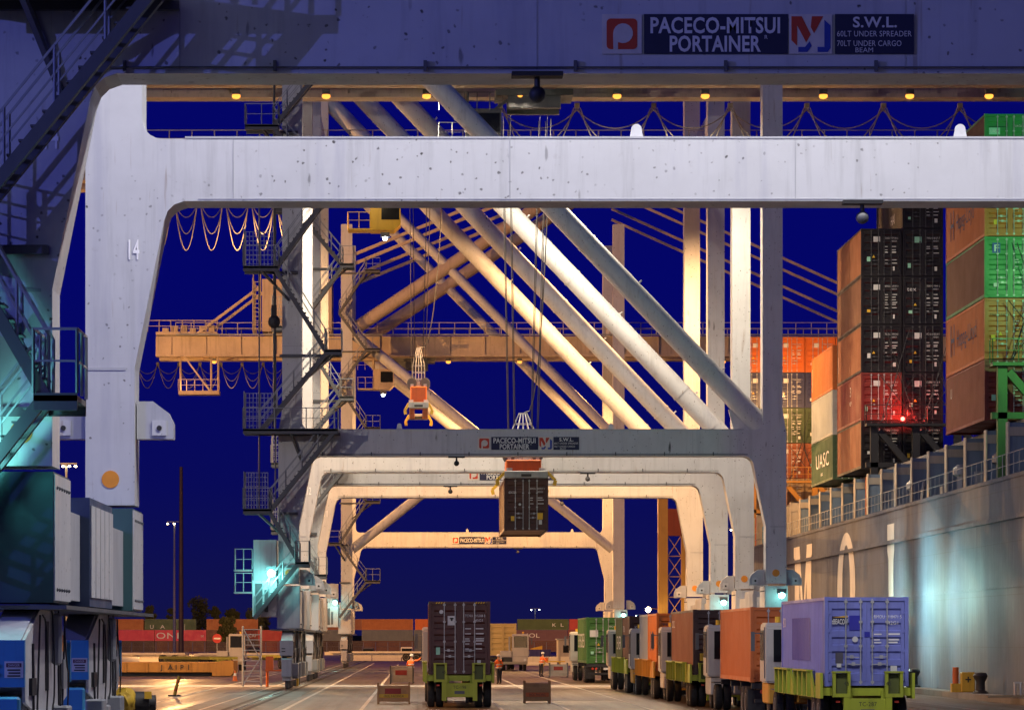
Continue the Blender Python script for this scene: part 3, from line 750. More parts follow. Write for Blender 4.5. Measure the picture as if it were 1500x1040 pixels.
crane('quay_crane', 'farthest crane with inverted V knee braces, orange girder and machinery house', 340.0, None, yf=18.5, far_kind=True, gz=30.6, gx=(-25.6, 60), house=True,
      fest=[-28 + 2.1 * i for i in range(9)], fest_mat=CABLEDK, trolley=(-0.5, 1, GIRD), lampx=(-20, 3, 10, 19, 30), power=14000, lampcol=SODIUM, teal=60, rightlamp=60)

# high flood on a mast to the left of the camera, throws the stair's shadow on the nearest crane
def light_mast(loc, h, label, aims, power, col, bulb, size=120, n=3):
    t = thing('light_mast', label, 'light mast', loc)
    MB().tube((0, 0, 0), (0, 0, h), 0.32, 12, 0.16).build('pole', GALV, t, smooth=True)
    MB().tube((0, 0, 0), (0, 0, 0.4), 0.6, 12).build('base', CONC, t)
    MB().box(-1.5, 1.5, -0.08, 0.08, h, h + 0.15).build('crossarm', GALV, t)
    for i in range(n):
        xx = -1.3 + 2.6 * i / max(1, n - 1)
        fo = MB().box(xx - 0.2, xx + 0.2, -0.3, 0.1, h - 0.3, h - 0.02).build('floodlight', DKSTEEL, t)
        MB().ball((xx, -0.2, h - 0.32), 0.2, 2, (1, 1, 0.7)).build('lamp_bulb', bulb, fo, smooth=True)
    for a in aims:
        d = (Vector((a[0], a[1], 0)) - Vector((loc[0], loc[1], 0))).normalized() * 0.9
        lamp('mast_beam', 'SPOT', (loc[0] + d.x, loc[1] + d.y, h - 0.75), power, col, a, size, 0.6, 0.12)
    return t
light_mast((-52, 33, 0), 21, 'slim mast with cool white floodlights left of the nearest crane', [(0, 62.6, 11)], 34000, (0.17, 0.20, 1.0), BULB_WHITE, 60)
light_mast((-48, 700, 0), 26, 'tall lit light mast behind the yellow platform, left of the dark pole', [(-25, 845, 4), (-22, 520, 0)], 230000, SODIUM, BULB_WARM, 160)

# ------------------------------------------------------------------ containers
CM = {}
def corr(mb, a0, a1, pitch, depth, place):
    """trapezoid corrugation from a0 to a1; place(t, off, top) gives the point"""
    n = max(1, round((a1 - a0) / pitch)); p = (a1 - a0) / n
    pts = []
    for i in range(n):
        t = a0 + i * p
        pts += [(t, 0), (t + p * 0.26, 0), (t + p * 0.5, depth), (t + p * 0.76, depth)]
    pts.append((a1, 0))
    lo = [mb.bm.verts.new(place(t, o, 0)) for t, o in pts]; hi = [mb.bm.verts.new(place(t, o, 1)) for t, o in pts]
    for i in range(len(pts) - 1): mb.bm.faces.new((lo[i], lo[i+1], hi[i+1], hi[i]))

def container_meshes(Ln, H):
    k = (Ln, H)
    if k in CM: return CM[k]
    W = 1.219
    d = {}
    for side, sg in (('left', -1), ('right', 1)):
        mb = MB(); corr(mb, 0.14, Ln - 0.14, 0.278, 0.040, lambda t, o, top: (sg * (W - 0.015 - o), t, (0.16, H - 0.10)[top]))
        d['side_' + side] = mb.mesh('side_panel')
    mb = MB(); corr(mb, -W + 0.1, W - 0.1, 0.25, 0.045, lambda t, o, top: (t, Ln - 0.02 - o, (0.16, H - 0.10)[top])); d['end'] = mb.mesh('end_panel')
    mb = MB(); corr(mb, 0.1, Ln - 0.1, 0.28, 0.022, lambda t, o, top: ((-W + 0.06, W - 0.06)[top], t, H - 0.015 - o)); d['roof'] = mb.mesh('roof_panel')
    mb = MB()
    for sx_ in (-1, 1):
        for y in (0, Ln - 0.14):
            a, b_ = sorted((sx_ * W, sx_ * (W - 0.11))); mb.box(a, b_, y, y + 0.14, 0.118, H - 0.118)
            for z in (0, H - 0.118):
                a, b_ = sorted((sx_ * (W + 0.003), sx_ * (W - 0.162))); mb.box(a, b_, y - 0.006 if y == 0 else y - 0.03, y + 0.172 if y == 0 else y + 0.146, z, z + 0.118)
        a, b_ = sorted((sx_ * (W - 0.004), sx_ * (W - 0.07))); mb.box(a, b_, 0.172, Ln - 0.172, H - 0.10, H - 0.012)
        a, b_ = sorted((sx_ * (W - 0.004), sx_ * (W - 0.06))); mb.box(a, b_, 0.172, Ln - 0.172, 0.02, 0.165)
    for y in (0.0, Ln - 0.1):
        mb.box(-W + 0.163, W - 0.163, y, y + 0.1, 0.02, 0.14); mb.box(-W + 0.163, W - 0.163, y, y + 0.1, H - 0.12, H - 0.01)
    mb.box(-W + 0.07, W - 0.07, 0.11, Ln - 0.11, 0.12, 0.155)
    d['frame'] = mb.mesh('frame')
    z0, z1 = 0.15, H - 0.13
    prof = [(0, z0), (0, z0 + 0.12)]
    nb = 5; hh = (z1 - z0 - 0.24) / nb
    for i in range(nb):
        a = z0 + 0.12 + i * hh
        prof += [(0.0, a + hh * 0.20), (0.06, a + hh * 0.30), (0.06, a + hh * 0.66), (0.0, a + hh * 0.80)]
    prof += [(0, z1 - 0.12), (0, z1)]
    mb = MB()
    lo = [mb.bm.verts.new((0.10, 0.035 + o, z)) for o, z in prof]; hi = [mb.bm.verts.new((0.985, 0.035 + o, z)) for o, z in prof]
    for i in range(len(prof) - 1): mb.bm.faces.new((lo[i], hi[i], hi[i+1], lo[i+1]))
    mb.box(0.0, 0.098, 0.034, 0.075, z0, z1); mb.box(0.987, 1.098, 0.034, 0.075, z0, z1)
    for z in (0.45, H * 0.4, H * 0.62, H - 0.45): mb.box(-0.03, 0.06, 0.005, 0.033, z - 0.05, z + 0.05)
    d['door'] = mb.mesh('door')
    mb = MB(); mb.tube((0, 0.005, 0.05), (0, 0.005, H - 0.05), 0.021, 6)
    for z in (0.12, H * 0.45, H * 0.72, H - 0.14): mb.box(-0.05, 0.05, -0.012, 0.03, z - 0.035, z + 0.035)
    d['rod'] = mb.mesh('locking_rod')
    mb = MB(); mb.bar((0, -0.015, 0), (0.38, -0.02, -0.015), 0.03); mb.box(0.12, 0.22, -0.03, 0.02, -0.05, 0.05); d['handle'] = mb.mesh('door_handle')
    CM[k] = d; return d

def cont(label, mname, col, loc, Ln=12.19, H=2.59, rz=0, group=None, doorcol=None, ids=None, info=True, logo=None, side=None, simple=False, dirt=0.45, rust=0.3):
    m = paint(mname + ' container paint', col, 0.5, dirt, rust)
    md = paint(doorcol[0] + ' container paint', doorcol[1], 0.5, dirt, rust) if doorcol else m
    t = thing('shipping_container', label, 'container', loc, rz, group)
    d = container_meshes(Ln, H)
    inst('frame', d['frame'], md if doorcol else m, t)
    inst('side_panel', d['side_left'], m, t); inst('side_panel', d['side_right'], m, t)
    inst('end_panel', d['end'], m, t); inst('roof_panel', d['roof'], m, t)
    rodm = RODUNLIT if (mname == 'near black' or (doorcol and doorcol[0] == 'near black')) else RODM
    for sg in (-1, 1):
        dr = inst('door', d['door'], md, t, (-1.1, 0, 0) if sg < 0 else (1.1, 0, 0))
        if sg > 0: dr.scale = (-1, 1, 1)
        if simple: continue
        for u in (0.50, 0.93):
            inst('locking_rod', d['rod'], rodm, dr, (u, 0, 0))
        for u, z in ((0.50, H * 0.33), (0.55, H * 0.25)): inst('door_handle', d['handle'], rodm, dr, (u, 0, z))
    if ids:
        rnd = random.Random(ids[0])
        text(ids[0], 0.10, LETTER, t, (0.22, 0.028, H - 0.62), width=0.80)
        text(ids[1], 0.10, LETTER, t, (0.62, 0.028, H - 0.80), width=0.30)
        if info:
            for k in range(rnd.randint(3, 6)):
                z = H - 1.10 - k * rnd.choice((0.12, 0.16, 0.2))
                plate('stencil_line', LETTER, t, 0.22, 0.22 + rnd.uniform(0.12, 0.24), z, z + 0.035, 0.026, 0.004)
                plate('stencil_line', LETTER, t, 0.64, 0.64 + rnd.uniform(0.22, 0.34), z, z + 0.045, 0.026, 0.004)
            a_, b_ = rnd.uniform(-0.97, -0.75), rnd.uniform(0.5, 0.95)
            plate('sticker', rnd.choice((STICKG, STICK, STICKY)), t, a_, a_ + rnd.uniform(0.12, 0.24), b_, b_ + rnd.uniform(0.15, 0.3), 0.026, 0.004)
            if rnd.random() < 0.7: plate('sticker', STICK, t, 0.70, 0.70 + rnd.uniform(0.1, 0.2), 0.6 + a_ * 0.3, 0.85 + a_ * 0.3, 0.026, 0.004)
            if rnd.random() < 0.6: tri = MB().prism([(-0.55, 1.12), (-0.37, 1.12), (-0.46, 1.29)], 0.026, 0.03).build('warning_triangle', STICKY, t)
    if logo:
        lt, lc, lx, lz, lw, lh, bgm = logo
        if bgm: plate('logo_panel', bgm, t, lx - 0.05, lx + lw + 0.05, lz - 0.08, lz + lh + 0.08, 0.024, 0.006)
        if lt: text(lt, lh, lc, t, (lx, 0.018, lz), width=lw)
    if side:
        for (st, sc_, sy, sz, sw, sh) in side:
            text(st, sh, sc_, t, (-1.219 - 0.012, sy, sz), '-x', width=sw)
    return t
RODUNLIT = paint('unlit locking rod', (0.06, 0.06, 0.065), 0.5, 0.3, 0.1)  # darker copy of the rods, shade for the unlit stack ends
RODM = paint('galvanised locking rod', (0.42, 0.43, 0.44), 0.5, 0.3, 0.1, metallic=0.2)

C_ORANGE = (0.50, 0.125, 0.018); C_BROWN = (0.135, 0.042, 0.024); C_RED = (0.20, 0.030, 0.022); C_RUST = (0.26, 0.075, 0.028)
C_DARK = (0.055, 0.018, 0.014); C_PURPLE = (0.17, 0.20, 0.55); C_GREY = (0.33, 0.36, 0.36); C_GREEN = (0.035, 0.16, 0.05); C_DKGREEN = (0.045, 0.095, 0.045); C_NAVY = (0.02, 0.025, 0.09)
HAP = 'Hapag-Lloyd'
# on the ship: bay nearest the camera
SX = 26.66 + 1.219
def ship_box(bay, col, tier, label, mname, colr, **k):
    y = {'A': 167.0, 'B': 213.5, 'C': 228.2, 'D': 290.0}[bay]
    return cont(label, mname, colr, (SX + 2.5 * col, y, 13.0 + 2.885 * (tier - 1)), H=2.87, group='containers stacked on the ship', **k)
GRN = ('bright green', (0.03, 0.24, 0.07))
ship_box('A', 0, 1, 'dark red container at the bottom of the nearest ship stack, beside green lashing posts', 'oxide red', C_RED, ids=('TRLU 503118 2', '45G1'), side=[('U', LETTER, 10.6, 1.7, 0.5, 0.5)])
ship_box('A', 0, 2, 'orange container with big dark side lettering and crossed lashing rods on its doors', 'signal orange', C_ORANGE, ids=('HLXU 873145 0', '45G1'), logo=(HAP, LETTERK, -0.95, 2.05, 0.9, 0.10, None), side=[(HAP, LETTERB, 8.6, 1.25, 6.2, 0.85), ('H', LETTERB, 10.7, 0.9, 1.4, 1.6)])
ship_box('A', 0, 3, 'container given a brown side and green doors for lamp tint, between two orange containers', 'dark brown', C_BROWN, doorcol=GRN, ids=('TCNU 694521 7', '45G1'), logo=('F', LETTER, -0.80, 2.18, 0.28, 0.32, SIGNBLUE))  # side and doors coloured apart to imitate sodium and green lamp light
ship_box('A', 0, 4, 'orange container with dark lettering just under the long white beam at right', 'signal orange', C_ORANGE, ids=('HLBU 118402 5', '45G1'), logo=('', None, -0.35, 1.75, 0.2, 0.3, STICKG), side=[(HAP, LETTERB, 8.8, 1.25, 5.6, 0.8), ('H', LETTERB, 10.7, 0.9, 1.2, 1.5)])
ship_box('A', 0, 5, 'green doored container, side darkened as unlit, above the white beam at the top right corner', 'umber', C_DARK, doorcol=GRN, ids=('UACU 537204 9', '45G1'), logo=('UASC', LETTER, -0.95, 1.98, 0.42, 0.16, STICKG))  # shade put into the side's colour, no lamp reaches it
for tr, nm, cl in ((1, 'oxide red', C_RED), (2, 'dark brown', C_BROWN), (3, 'signal orange', C_ORANGE), (4, 'umber', C_DARK)):
    ship_box('A', 1, tr, f'{nm} container one row inboard in the nearest ship stack, tier {("one","two","three","four")[tr-1]} from the deck', nm, cl, ids=(f'GESU 40{tr}812 6', '45G1'))
names = ['lowest', 'second lowest', 'middle', 'second highest', 'topmost']
sp = [('rust brown', C_RUST), ('oxide red', C_RED), ('rust brown', C_RUST), ('dark brown', C_BROWN), ('rust brown', C_RUST)]
idb = ['TGHU 611204 8', 'MSKU 902331 5', 'TEXU 330914 0', 'BMOU 558107 3', 'CAIU 447120 6']
for i in range(5):
    ship_box('B', 0, i + 1, f'{("rusty brown","red","rusty orange brown","dark brown","rusty brown, sun faded")[i]} container, {names[i]} of the tall stack beside the sky', sp[i][0], sp[i][1], doorcol=('near black', (0.010, 0.008, 0.009)) if i != 1 else None, ids=(idb[i], '45G1'),  # black door colour stands for ends left unlit
             logo=('', None, -0.42, 2.15, 0.3, 0.16, STICK), side=[('3', LETTER, 5.4, 1.75, 0.5, 0.6), ('VLP', LETTER, 5.7, 1.2, 1.0, 0.25)] if i == 1 else ([('||', LETTER, 11.4, 1.0, 0.2, 0.8)] if i == 2 else None))
idc = ['TCLU 821390 4', 'GLDU 071552 9', 'FCIU 635518 1', 'TEXU 219043 2', 'TRIU 808127 7', 'BEAU 493306 0']
for i in range(6):
    ship_box('B', 1, i + 1, f'container coloured black for its unlit end, {(names[:4] + ["second from the top", "single top"])[i]} in the column right of the rusty stack', 'near black', (0.010, 0.008, 0.009) if i < 5 else (0.06, 0.03, 0.025), ids=(idc[i], '45G1'),  # same black colour, standing for the unlit ends
             logo=('tex', LETTER, -0.95, 2.0, 0.55, 0.26, None) if i == 3 else ('', None, -0.45, 2.1, 0.32, 0.2, STICKG if i == 4 else STICK), side=[('WAN', LETTER, 5.0, 1.6, 2.4, 0.7), ('HAI', LETTER, 5.3, 0.7, 1.8, 0.6)] if i == 5 else None)
for tr, nm, lab, cl, sd in ((1, 'dark green', 'dark green container lettered UASC at the bottom of the three high stack', C_DKGREEN, [('UASC', LETTER, 9.5, 1.05, 7.5, 0.95), ('uac', LETTER, 6.6, 0.5, 1.3, 0.3)]),
                            (2, 'pale grey', 'pale grey container in the middle of the three high stack by the grey crane leg', C_GREY, [('|||', LETTER, 11.7, 0.6, 0.3, 1.6)]),
                            (3, 'rust orange', 'rust orange container on top of the three high stack by the grey crane leg', (0.40, 0.12, 0.025), [('|||', LETTER, 11.7, 1.0, 0.3, 1.2)])):
    ship_box('C', 0, tr, lab, nm, cl, side=sd, ids=('GESU 119037 4', '45G1'), info=False)
for cI in range(0, 4):
    for tr in range(1, 6):
        nm, cl = [('light tan', (0.4, 0.28, 0.15)), ('rust brown', C_RUST), ('moss green', (0.04, 0.07, 0.025)), ('navy blue', C_NAVY), ('bright orange', (0.62, 0.14, 0.02))][tr - 1]
        if tr == 4 and cI == 3: nm, cl = 'bright orange', (0.62, 0.14, 0.02)
        ship_box('D', cI, tr, f'{nm} container {names[tr-1]} in {("the outermost","the second","the third","the innermost")[cI]} column of the far orange topped bay', nm, cl, ids=(f'TTNU {cI}{tr}0447 1', '45G1'), logo=('', None, -0.45, 2.1, 0.3, 0.2, STICK))

# ------------------------------------------------------------------ the ship
HX = 26.4
def hull_material():
    m, nt, N, L, B = nodes('weathered hull paint')
    t = N.new('ShaderNodeTexCoord'); v = t.outputs['Object']
    def mp(s):
        k = N.new('ShaderNodeMapping'); k.inputs['Scale'].default_value = s; L.new(v, k.inputs[0]); return k.outputs[0]
    big = noise(N, L, mp((1, 0.12, 0.3)), 1.0, 4); st = noise(N, L, mp((1, 0.55, 0.10)), 1.0, 7, 0.75); st2 = noise(N, L, mp((1, 1.9, 0.16)), 1.3, 6, 0.75)
    c = mixc(N, L, ramp(N, L, big, 0.35, 0.7), (0.100, 0.115, 0.160), (0.060, 0.068, 0.095))
    c = mixc(N, L, ramp(N, L, st, 0.62, 0.74, 0, 0.5), c, (0.12, 0.062, 0.045))
    c = mixc(N, L, ramp(N, L, st2, 0.58, 0.70, 0, 0.55), c, (0.33, 0.33, 0.33))
    c = mixc(N, L, ramp(N, L, noise(N, L, v, 2.2, 6, 0.7), 0.6, 0.75, 0, 0.5), c, (0.07, 0.055, 0.05))
    sp_ = N.new('ShaderNodeSeparateXYZ'); L.new(v, sp_.inputs[0]); cb = N.new('ShaderNodeCombineXYZ'); L.new(sp_.outputs[1], cb.inputs[0]); L.new(sp_.outputs[2], cb.inputs[1])
    bk = N.new('ShaderNodeTexBrick'); bk.inputs['Scale'].default_value = 1.0; bk.inputs['Brick Width'].default_value = 7.5; bk.inputs['Row Height'].default_value = 2.35; bk.inputs['Mortar Size'].default_value = 0.022; bk.inputs['Mortar Smooth'].default_value = 0.6
    L.new(cb.outputs[0], bk.inputs['Vector'])
    c = mixc(N, L, ramp(N, L, bk.outputs['Fac'], 0.0, 1.0, 0, 0.5), c, (0.045, 0.045, 0.055))
    L.new(c, B.inputs['Base Color']); L.new(ramp(N, L, st, 0.3, 0.7, 0.50, 0.75), B.inputs['Roughness'])
    bp = N.new('ShaderNodeBump'); bp.inputs['Strength'].default_value = 0.35; bp.inputs['Distance'].default_value = 0.02
    L.new(noise(N, L, mp((1, 0.4, 0.5)), 1.2, 3), bp.inputs['Height']); L.new(bp.outputs[0], B.inputs['Normal'])
    return m
HULL = hull_material()
ship = thing('container_ship', 'grey container ship with big white MOL letters along its hull beside the quay', 'ship', (HX, 200, 0))
b = MB()
sec = [(0, -3.6), (0, 10.0), (0.25, 10.0), (0.25, 9.2), (34, 9.2), (34, -3.6)]
pts = [(-100, sec), (96, sec)]
A = [b.bm.verts.new((u, -100, w)) for u, w in sec]; Bv = [b.bm.verts.new((u, 96, w)) for u, w in sec]
Cv = [b.bm.verts.new((u + (16 - u) * 0.93 if u < 17 else u - (u - 18) * 0.9, 140, w + (1.5 if w > 5 else 0))) for u, w in sec]
mids = [b.bm.verts.new((u + 2.6 if u < 17 else u - 2.6, 112, w + (0.5 if w > 5 else 0))) for u, w in sec]
for P0, P1 in ((A, Bv), (Bv, mids), (mids, Cv)):
    for i in range(6): b.bm.faces.new((P0[i], P0[(i+1) % 6], P1[(i+1) % 6], P1[i]))
b.bm.faces.new(A); b.bm.faces.new(Cv)
b.build('hull', HULL, ship)
for z, w in ((8.14, 0.10), (5.06, 0.05)):
    MB().box(-w * 1.2, -0.003, -100, 96, z - w, z + w).build('rubbing_strake', HULL, ship)
MB().box(-0.05, -0.003, -100, 96, 9.86, 10.04).build('deck_edge', HULL, ship)
# letters, serif, white, 5.6 m high; one after another from far to near
LZ0, LZ1 = 3.6, 9.4
def letter(polys, name='hull_letter'):
    for pl in polys:
        MB().prism(pl, -0.022, -0.004, 'yz').build(name, LETTERHULL, ship)
LETTERHULL = paint('worn white hull lettering', (0.66, 0.62, 0.58), 0.6, 0.3, 0.2)
def yl(px): return HX * FPX / (px - 612.0) - 200      # hull position under a column of the photograph
zt, zb = 9.15, 2.5
# L (nearest)
a = yl(1308)
letter([[(a + 2.2, zt), (a - 0.6, zt), (a - 0.6, zt - 1.5), (a - 0.25, zt - 2.0), (a - 0.25, zb), (a + 1.7, zb), (a + 1.7, zt - 2.0), (a + 2.2, zt - 1.5)], [(a - 0.26, zb), (a - 4.5, zb), (a - 4.5, zb + 2.0), (a - 4.0, zb + 2.0), (a - 3.3, zb + 0.8), (a - 0.26, zb + 0.8)]])
# O
c0 = yl(1240); ro, ri = 4.6, 2.0; zc = (zt + zb) / 2; hz = (zt - zb) / 2 + 0.15
for i in range(32):
    t0, t1 = 2 * PI * i / 32, 2 * PI * (i + 1) / 32
    letter([]) 
b = MB(); n = 36
o_ = [b.bm.verts.new((-0.022, c0 + ro * math.cos(2*PI*i/n), zc + hz * math.sin(2*PI*i/n))) for i in range(n)]
i_ = [b.bm.verts.new((-0.022, c0 + ri * math.cos(2*PI*i/n), zc + hz * 0.78 * math.sin(2*PI*i/n))) for i in range(n)]
for i in range(n): b.bm.faces.new((o_[i], o_[(i+1) % n], i_[(i+1) % n], i_[i]))
b.build('hull_letter', LETTERHULL, ship)
# M
m0 = yl(1186); m1 = yl(1168)
letter([[(m0 - 1.1, zb), (m0 - 1.1, zt - 0.9), (m0 - 1.6, zt - 0.7), (m0 - 1.6, zt), (m0 + 1.6, zt), (m0 + 1.6, zb)],
        [(m1 - 1.5, zb), (m1 - 1.5, zt), (m1 + 2.1, zt), (m1 + 2.1, zt - 0.7), (m1 + 1.4, zt - 0.9), (m1 + 1.4, zb)],
        [(m0 + 1.61, zt - 0.2), ((m0 + m1) / 2, zt - 4.6), (m1 - 1.51, zt - 0.2), (m1 - 1.51, zt - 2.2), ((m0 + m1) / 2, zb + 0.3), (m0 + 1.61, zt - 2.2)]])
# deck: coaming, pillars and rail
MB().box(1.6, 33, -100, 96, 12.55, 12.9).build('hatch_cover', DKSTEEL, ship)
MB().box(2.2, 32, -100, 96, 9.205, 12.545).build('hatch_coaming', paint('dark brown steel', (0.09, 0.07, 0.06), 0.6), ship)  # coaming in an even dark brown
PILB = paint('pale blue pillar paint', (0.16, 0.22, 0.30), 0.5, 0.4, 0.3); PILW = paint('cream pillar paint', (0.42, 0.37, 0.30), 0.5, 0.4, 0.3)
pm = MB().box(0.35, 1.7, -0.3, 0.3, 9.205, 12.5).box(0.5, 1.5, -0.5, -0.302, 9.205, 10.3).mesh('deck_pillar')
pf_ = MB().box(0.28, 0.347, -0.35, 0.35, 9.205, 12.54).box(0.348, 1.5, -0.34, -0.252, 11.9, 12.3).mesh('pillar_flange')
for i in range(25):
    y = -58 + i * 6.25
    p_ = inst('deck_pillar', pm, PILB if y < 52 else PILW, ship, (0, y, 0)); inst('pillar_flange', pf_, PILW, p_)
rnd = random.Random(11)
for i in range(26):
    y = -57 + i * 5.9 + rnd.uniform(-1, 1); k = rnd.randint(0, 3)
    if k == 0: MB().box(0.7, 1.5, y, y + rnd.uniform(0.8, 1.8), 9.205, 9.205 + rnd.uniform(1.2, 2.4)).build('deck_locker', rnd.choice((BLUEBOX, PILW, ORANGE, GALV)), ship)
    elif k == 1: MB().lathe([(0.22, 9.2), (0.22, 10.9), (0.42, 11.0), (0.42, 11.3), (0.2, 11.5)], (0.95, y, 0), 'z', 14).build('ventilator', rnd.choice((PILW, YELLOW, GALV)), ship)
    elif k == 2: MB().tube((0.7, y, 9.2), (0.7, y, 12.5), 0.09, 8).tube((0.95, y + 0.4, 9.2), (0.95, y + 0.4, 12.5), 0.06, 8).build('standpipe', rnd.choice((ORANGE, GALV)), ship)
    else: MB().bar((0.5, y, 9.3), (1.2, y + 2.2, 12.4), 0.14).build('deck_brace', PILW, ship)
rl = MB().railing([(0.12, -60, 10.0), (0.12, 96, 10.0)], 1.05, 1.5, 0.02)
rl.build('deck_railing', GALV, ship)
def lashing_bridge(y, mat, x0, x1, label=None):
    lb = bpy.data.objects.new('lashing_bridge', None); COL.objects.link(lb); lb.parent = ship; lb.location = (0, y - 200, 0)
    n = int((x1 - x0) / 2.5)
    for i in range(n + 1):
        xx = x0 + i * 2.5
        MB().box(xx - 0.22, xx + 0.22, -0.9, -0.45, 9.21, 15.45).build('post', mat, lb)
        if i < n: MB().bar((xx + 0.3, -0.7, 15.2), (xx + 2.2, -0.7, 13.0), 0.36).build('brace', mat, lb)
    MB().box(x0 - 0.5, x1 + 0.5, -1.15, -0.25, 15.46, 15.62).build('platform', mat, lb)
    MB().railing([(x0 - 0.5, -1.1, 15.62), (x1 + 0.5, -1.1, 15.62)], 1.1, 1.25, 0.03).railing([(x0 - 0.5, -0.3, 15.62), (x0 - 0.5, -1.1, 15.62)], 1.1, 1, 0.03).build('railing', mat, lb)
    MB().box(x0 - 0.5, x1 + 0.5, -0.9, -0.5, 13.0, 13.3).build('cross_beam', mat, lb)
    for i in range(n):
        xx = x0 + i * 2.5 + 0.3
        for a_, b_, zz in ((0.1, 2.3, 18.6), (2.3, 0.1, 18.6), (0.2, 1.9, 21.3), (2.2, 0.5, 21.3), (0.1, 1.2, 18.7), (2.3, 1.2, 18.7)):
            MB().tube((xx + a_, -0.75, 15.7), (xx + b_, -0.12, zz), 0.022, 5).build('lashing_rod', ROPE, lb)
    return lb
GREENST = paint('green lashing bridge paint', (0.08, 0.20, 0.06), 0.5, 0.4, 0.3)
lashing_bridge(166.6, GREENST, 0.9, 8.4)
lashing_bridge(213.1, BLACK, 0.9, 8.4)
lashing_bridge(289.5, paint('ochre lashing bridge paint', (0.45, 0.22, 0.04), 0.5, 0.4, 0.3), 0.9, 11.0)
fo = MB().box(2.2, 2.6, -39.6, -39.3, 16.9, 17.2).bar((2.4, -39.3, 15.7), (2.4, -39.3, 16.9), 0.08).build('deck_lamp', BLACK, ship)
lamp('deck_lamp_beam', 'SPOT', (HX + 4.5, 155.9, 20), 3200, (0.36, 1.0, 0.34), (HX + 5.5, 167, 20.5), 110, 0.5, 0.3)
MB().bar((4.5, -44.2, 12.9), (4.5, -44.2, 20.2), 0.16).box(4.2, 4.8, -44.6, -44.3, 20.2, 20.6).build('deck_lamp', BLACK, ship)
rd = MB().ball((2.6, 12.3, 15.9), 0.13, 2).build('deck_lamp', BULB_RED, ship)
lamp('deck_lamp_beam', 'POINT', (HX + 2.9, 212.0, 16.2), 260, (1.0, 0.03, 0.02), radius=0.12)
lamp('deck_lamp_beam', 'POINT', (HX + 2.5, 283.0, 22.0), 9000, SODIUM, radius=0.3)
MB().bar((2.5, 83.3, 9.2), (2.5, 83.3, 22.0), 0.16).box(2.2, 2.8, 82.9, 83.2, 22.1, 22.4).build('deck_lamp', BLACK, ship)

# ------------------------------------------------------------------ trucks
def tyre_mesh(): return MB().lathe([(0.30, -0.13), (0.47, -0.15), (0.52, -0.11), (0.535, 0.0), (0.52, 0.11), (0.47, 0.15), (0.30, 0.13)], (0, 0, 0), 'x', 22).mesh('tyre')
def rim_mesh(): return MB().lathe([(0.08, -0.04), (0.10, -0.08), (0.20, -0.07), (0.26, -0.12), (0.30, -0.135), (0.30, 0.0)], (0, 0, 0), 'x', 18).mesh('rim')
TY, RI = tyre_mesh(), rim_mesh()
def wheel(parent, x, y, s=1.0, flip=False):
    t = inst('tyre', TY, RUBBER, parent, (x, y, 0.535 * s), (0, 0, PI if flip else 0)); t.scale = (s, s, s)
    inst('rim', RI, RIM, t)
    return t

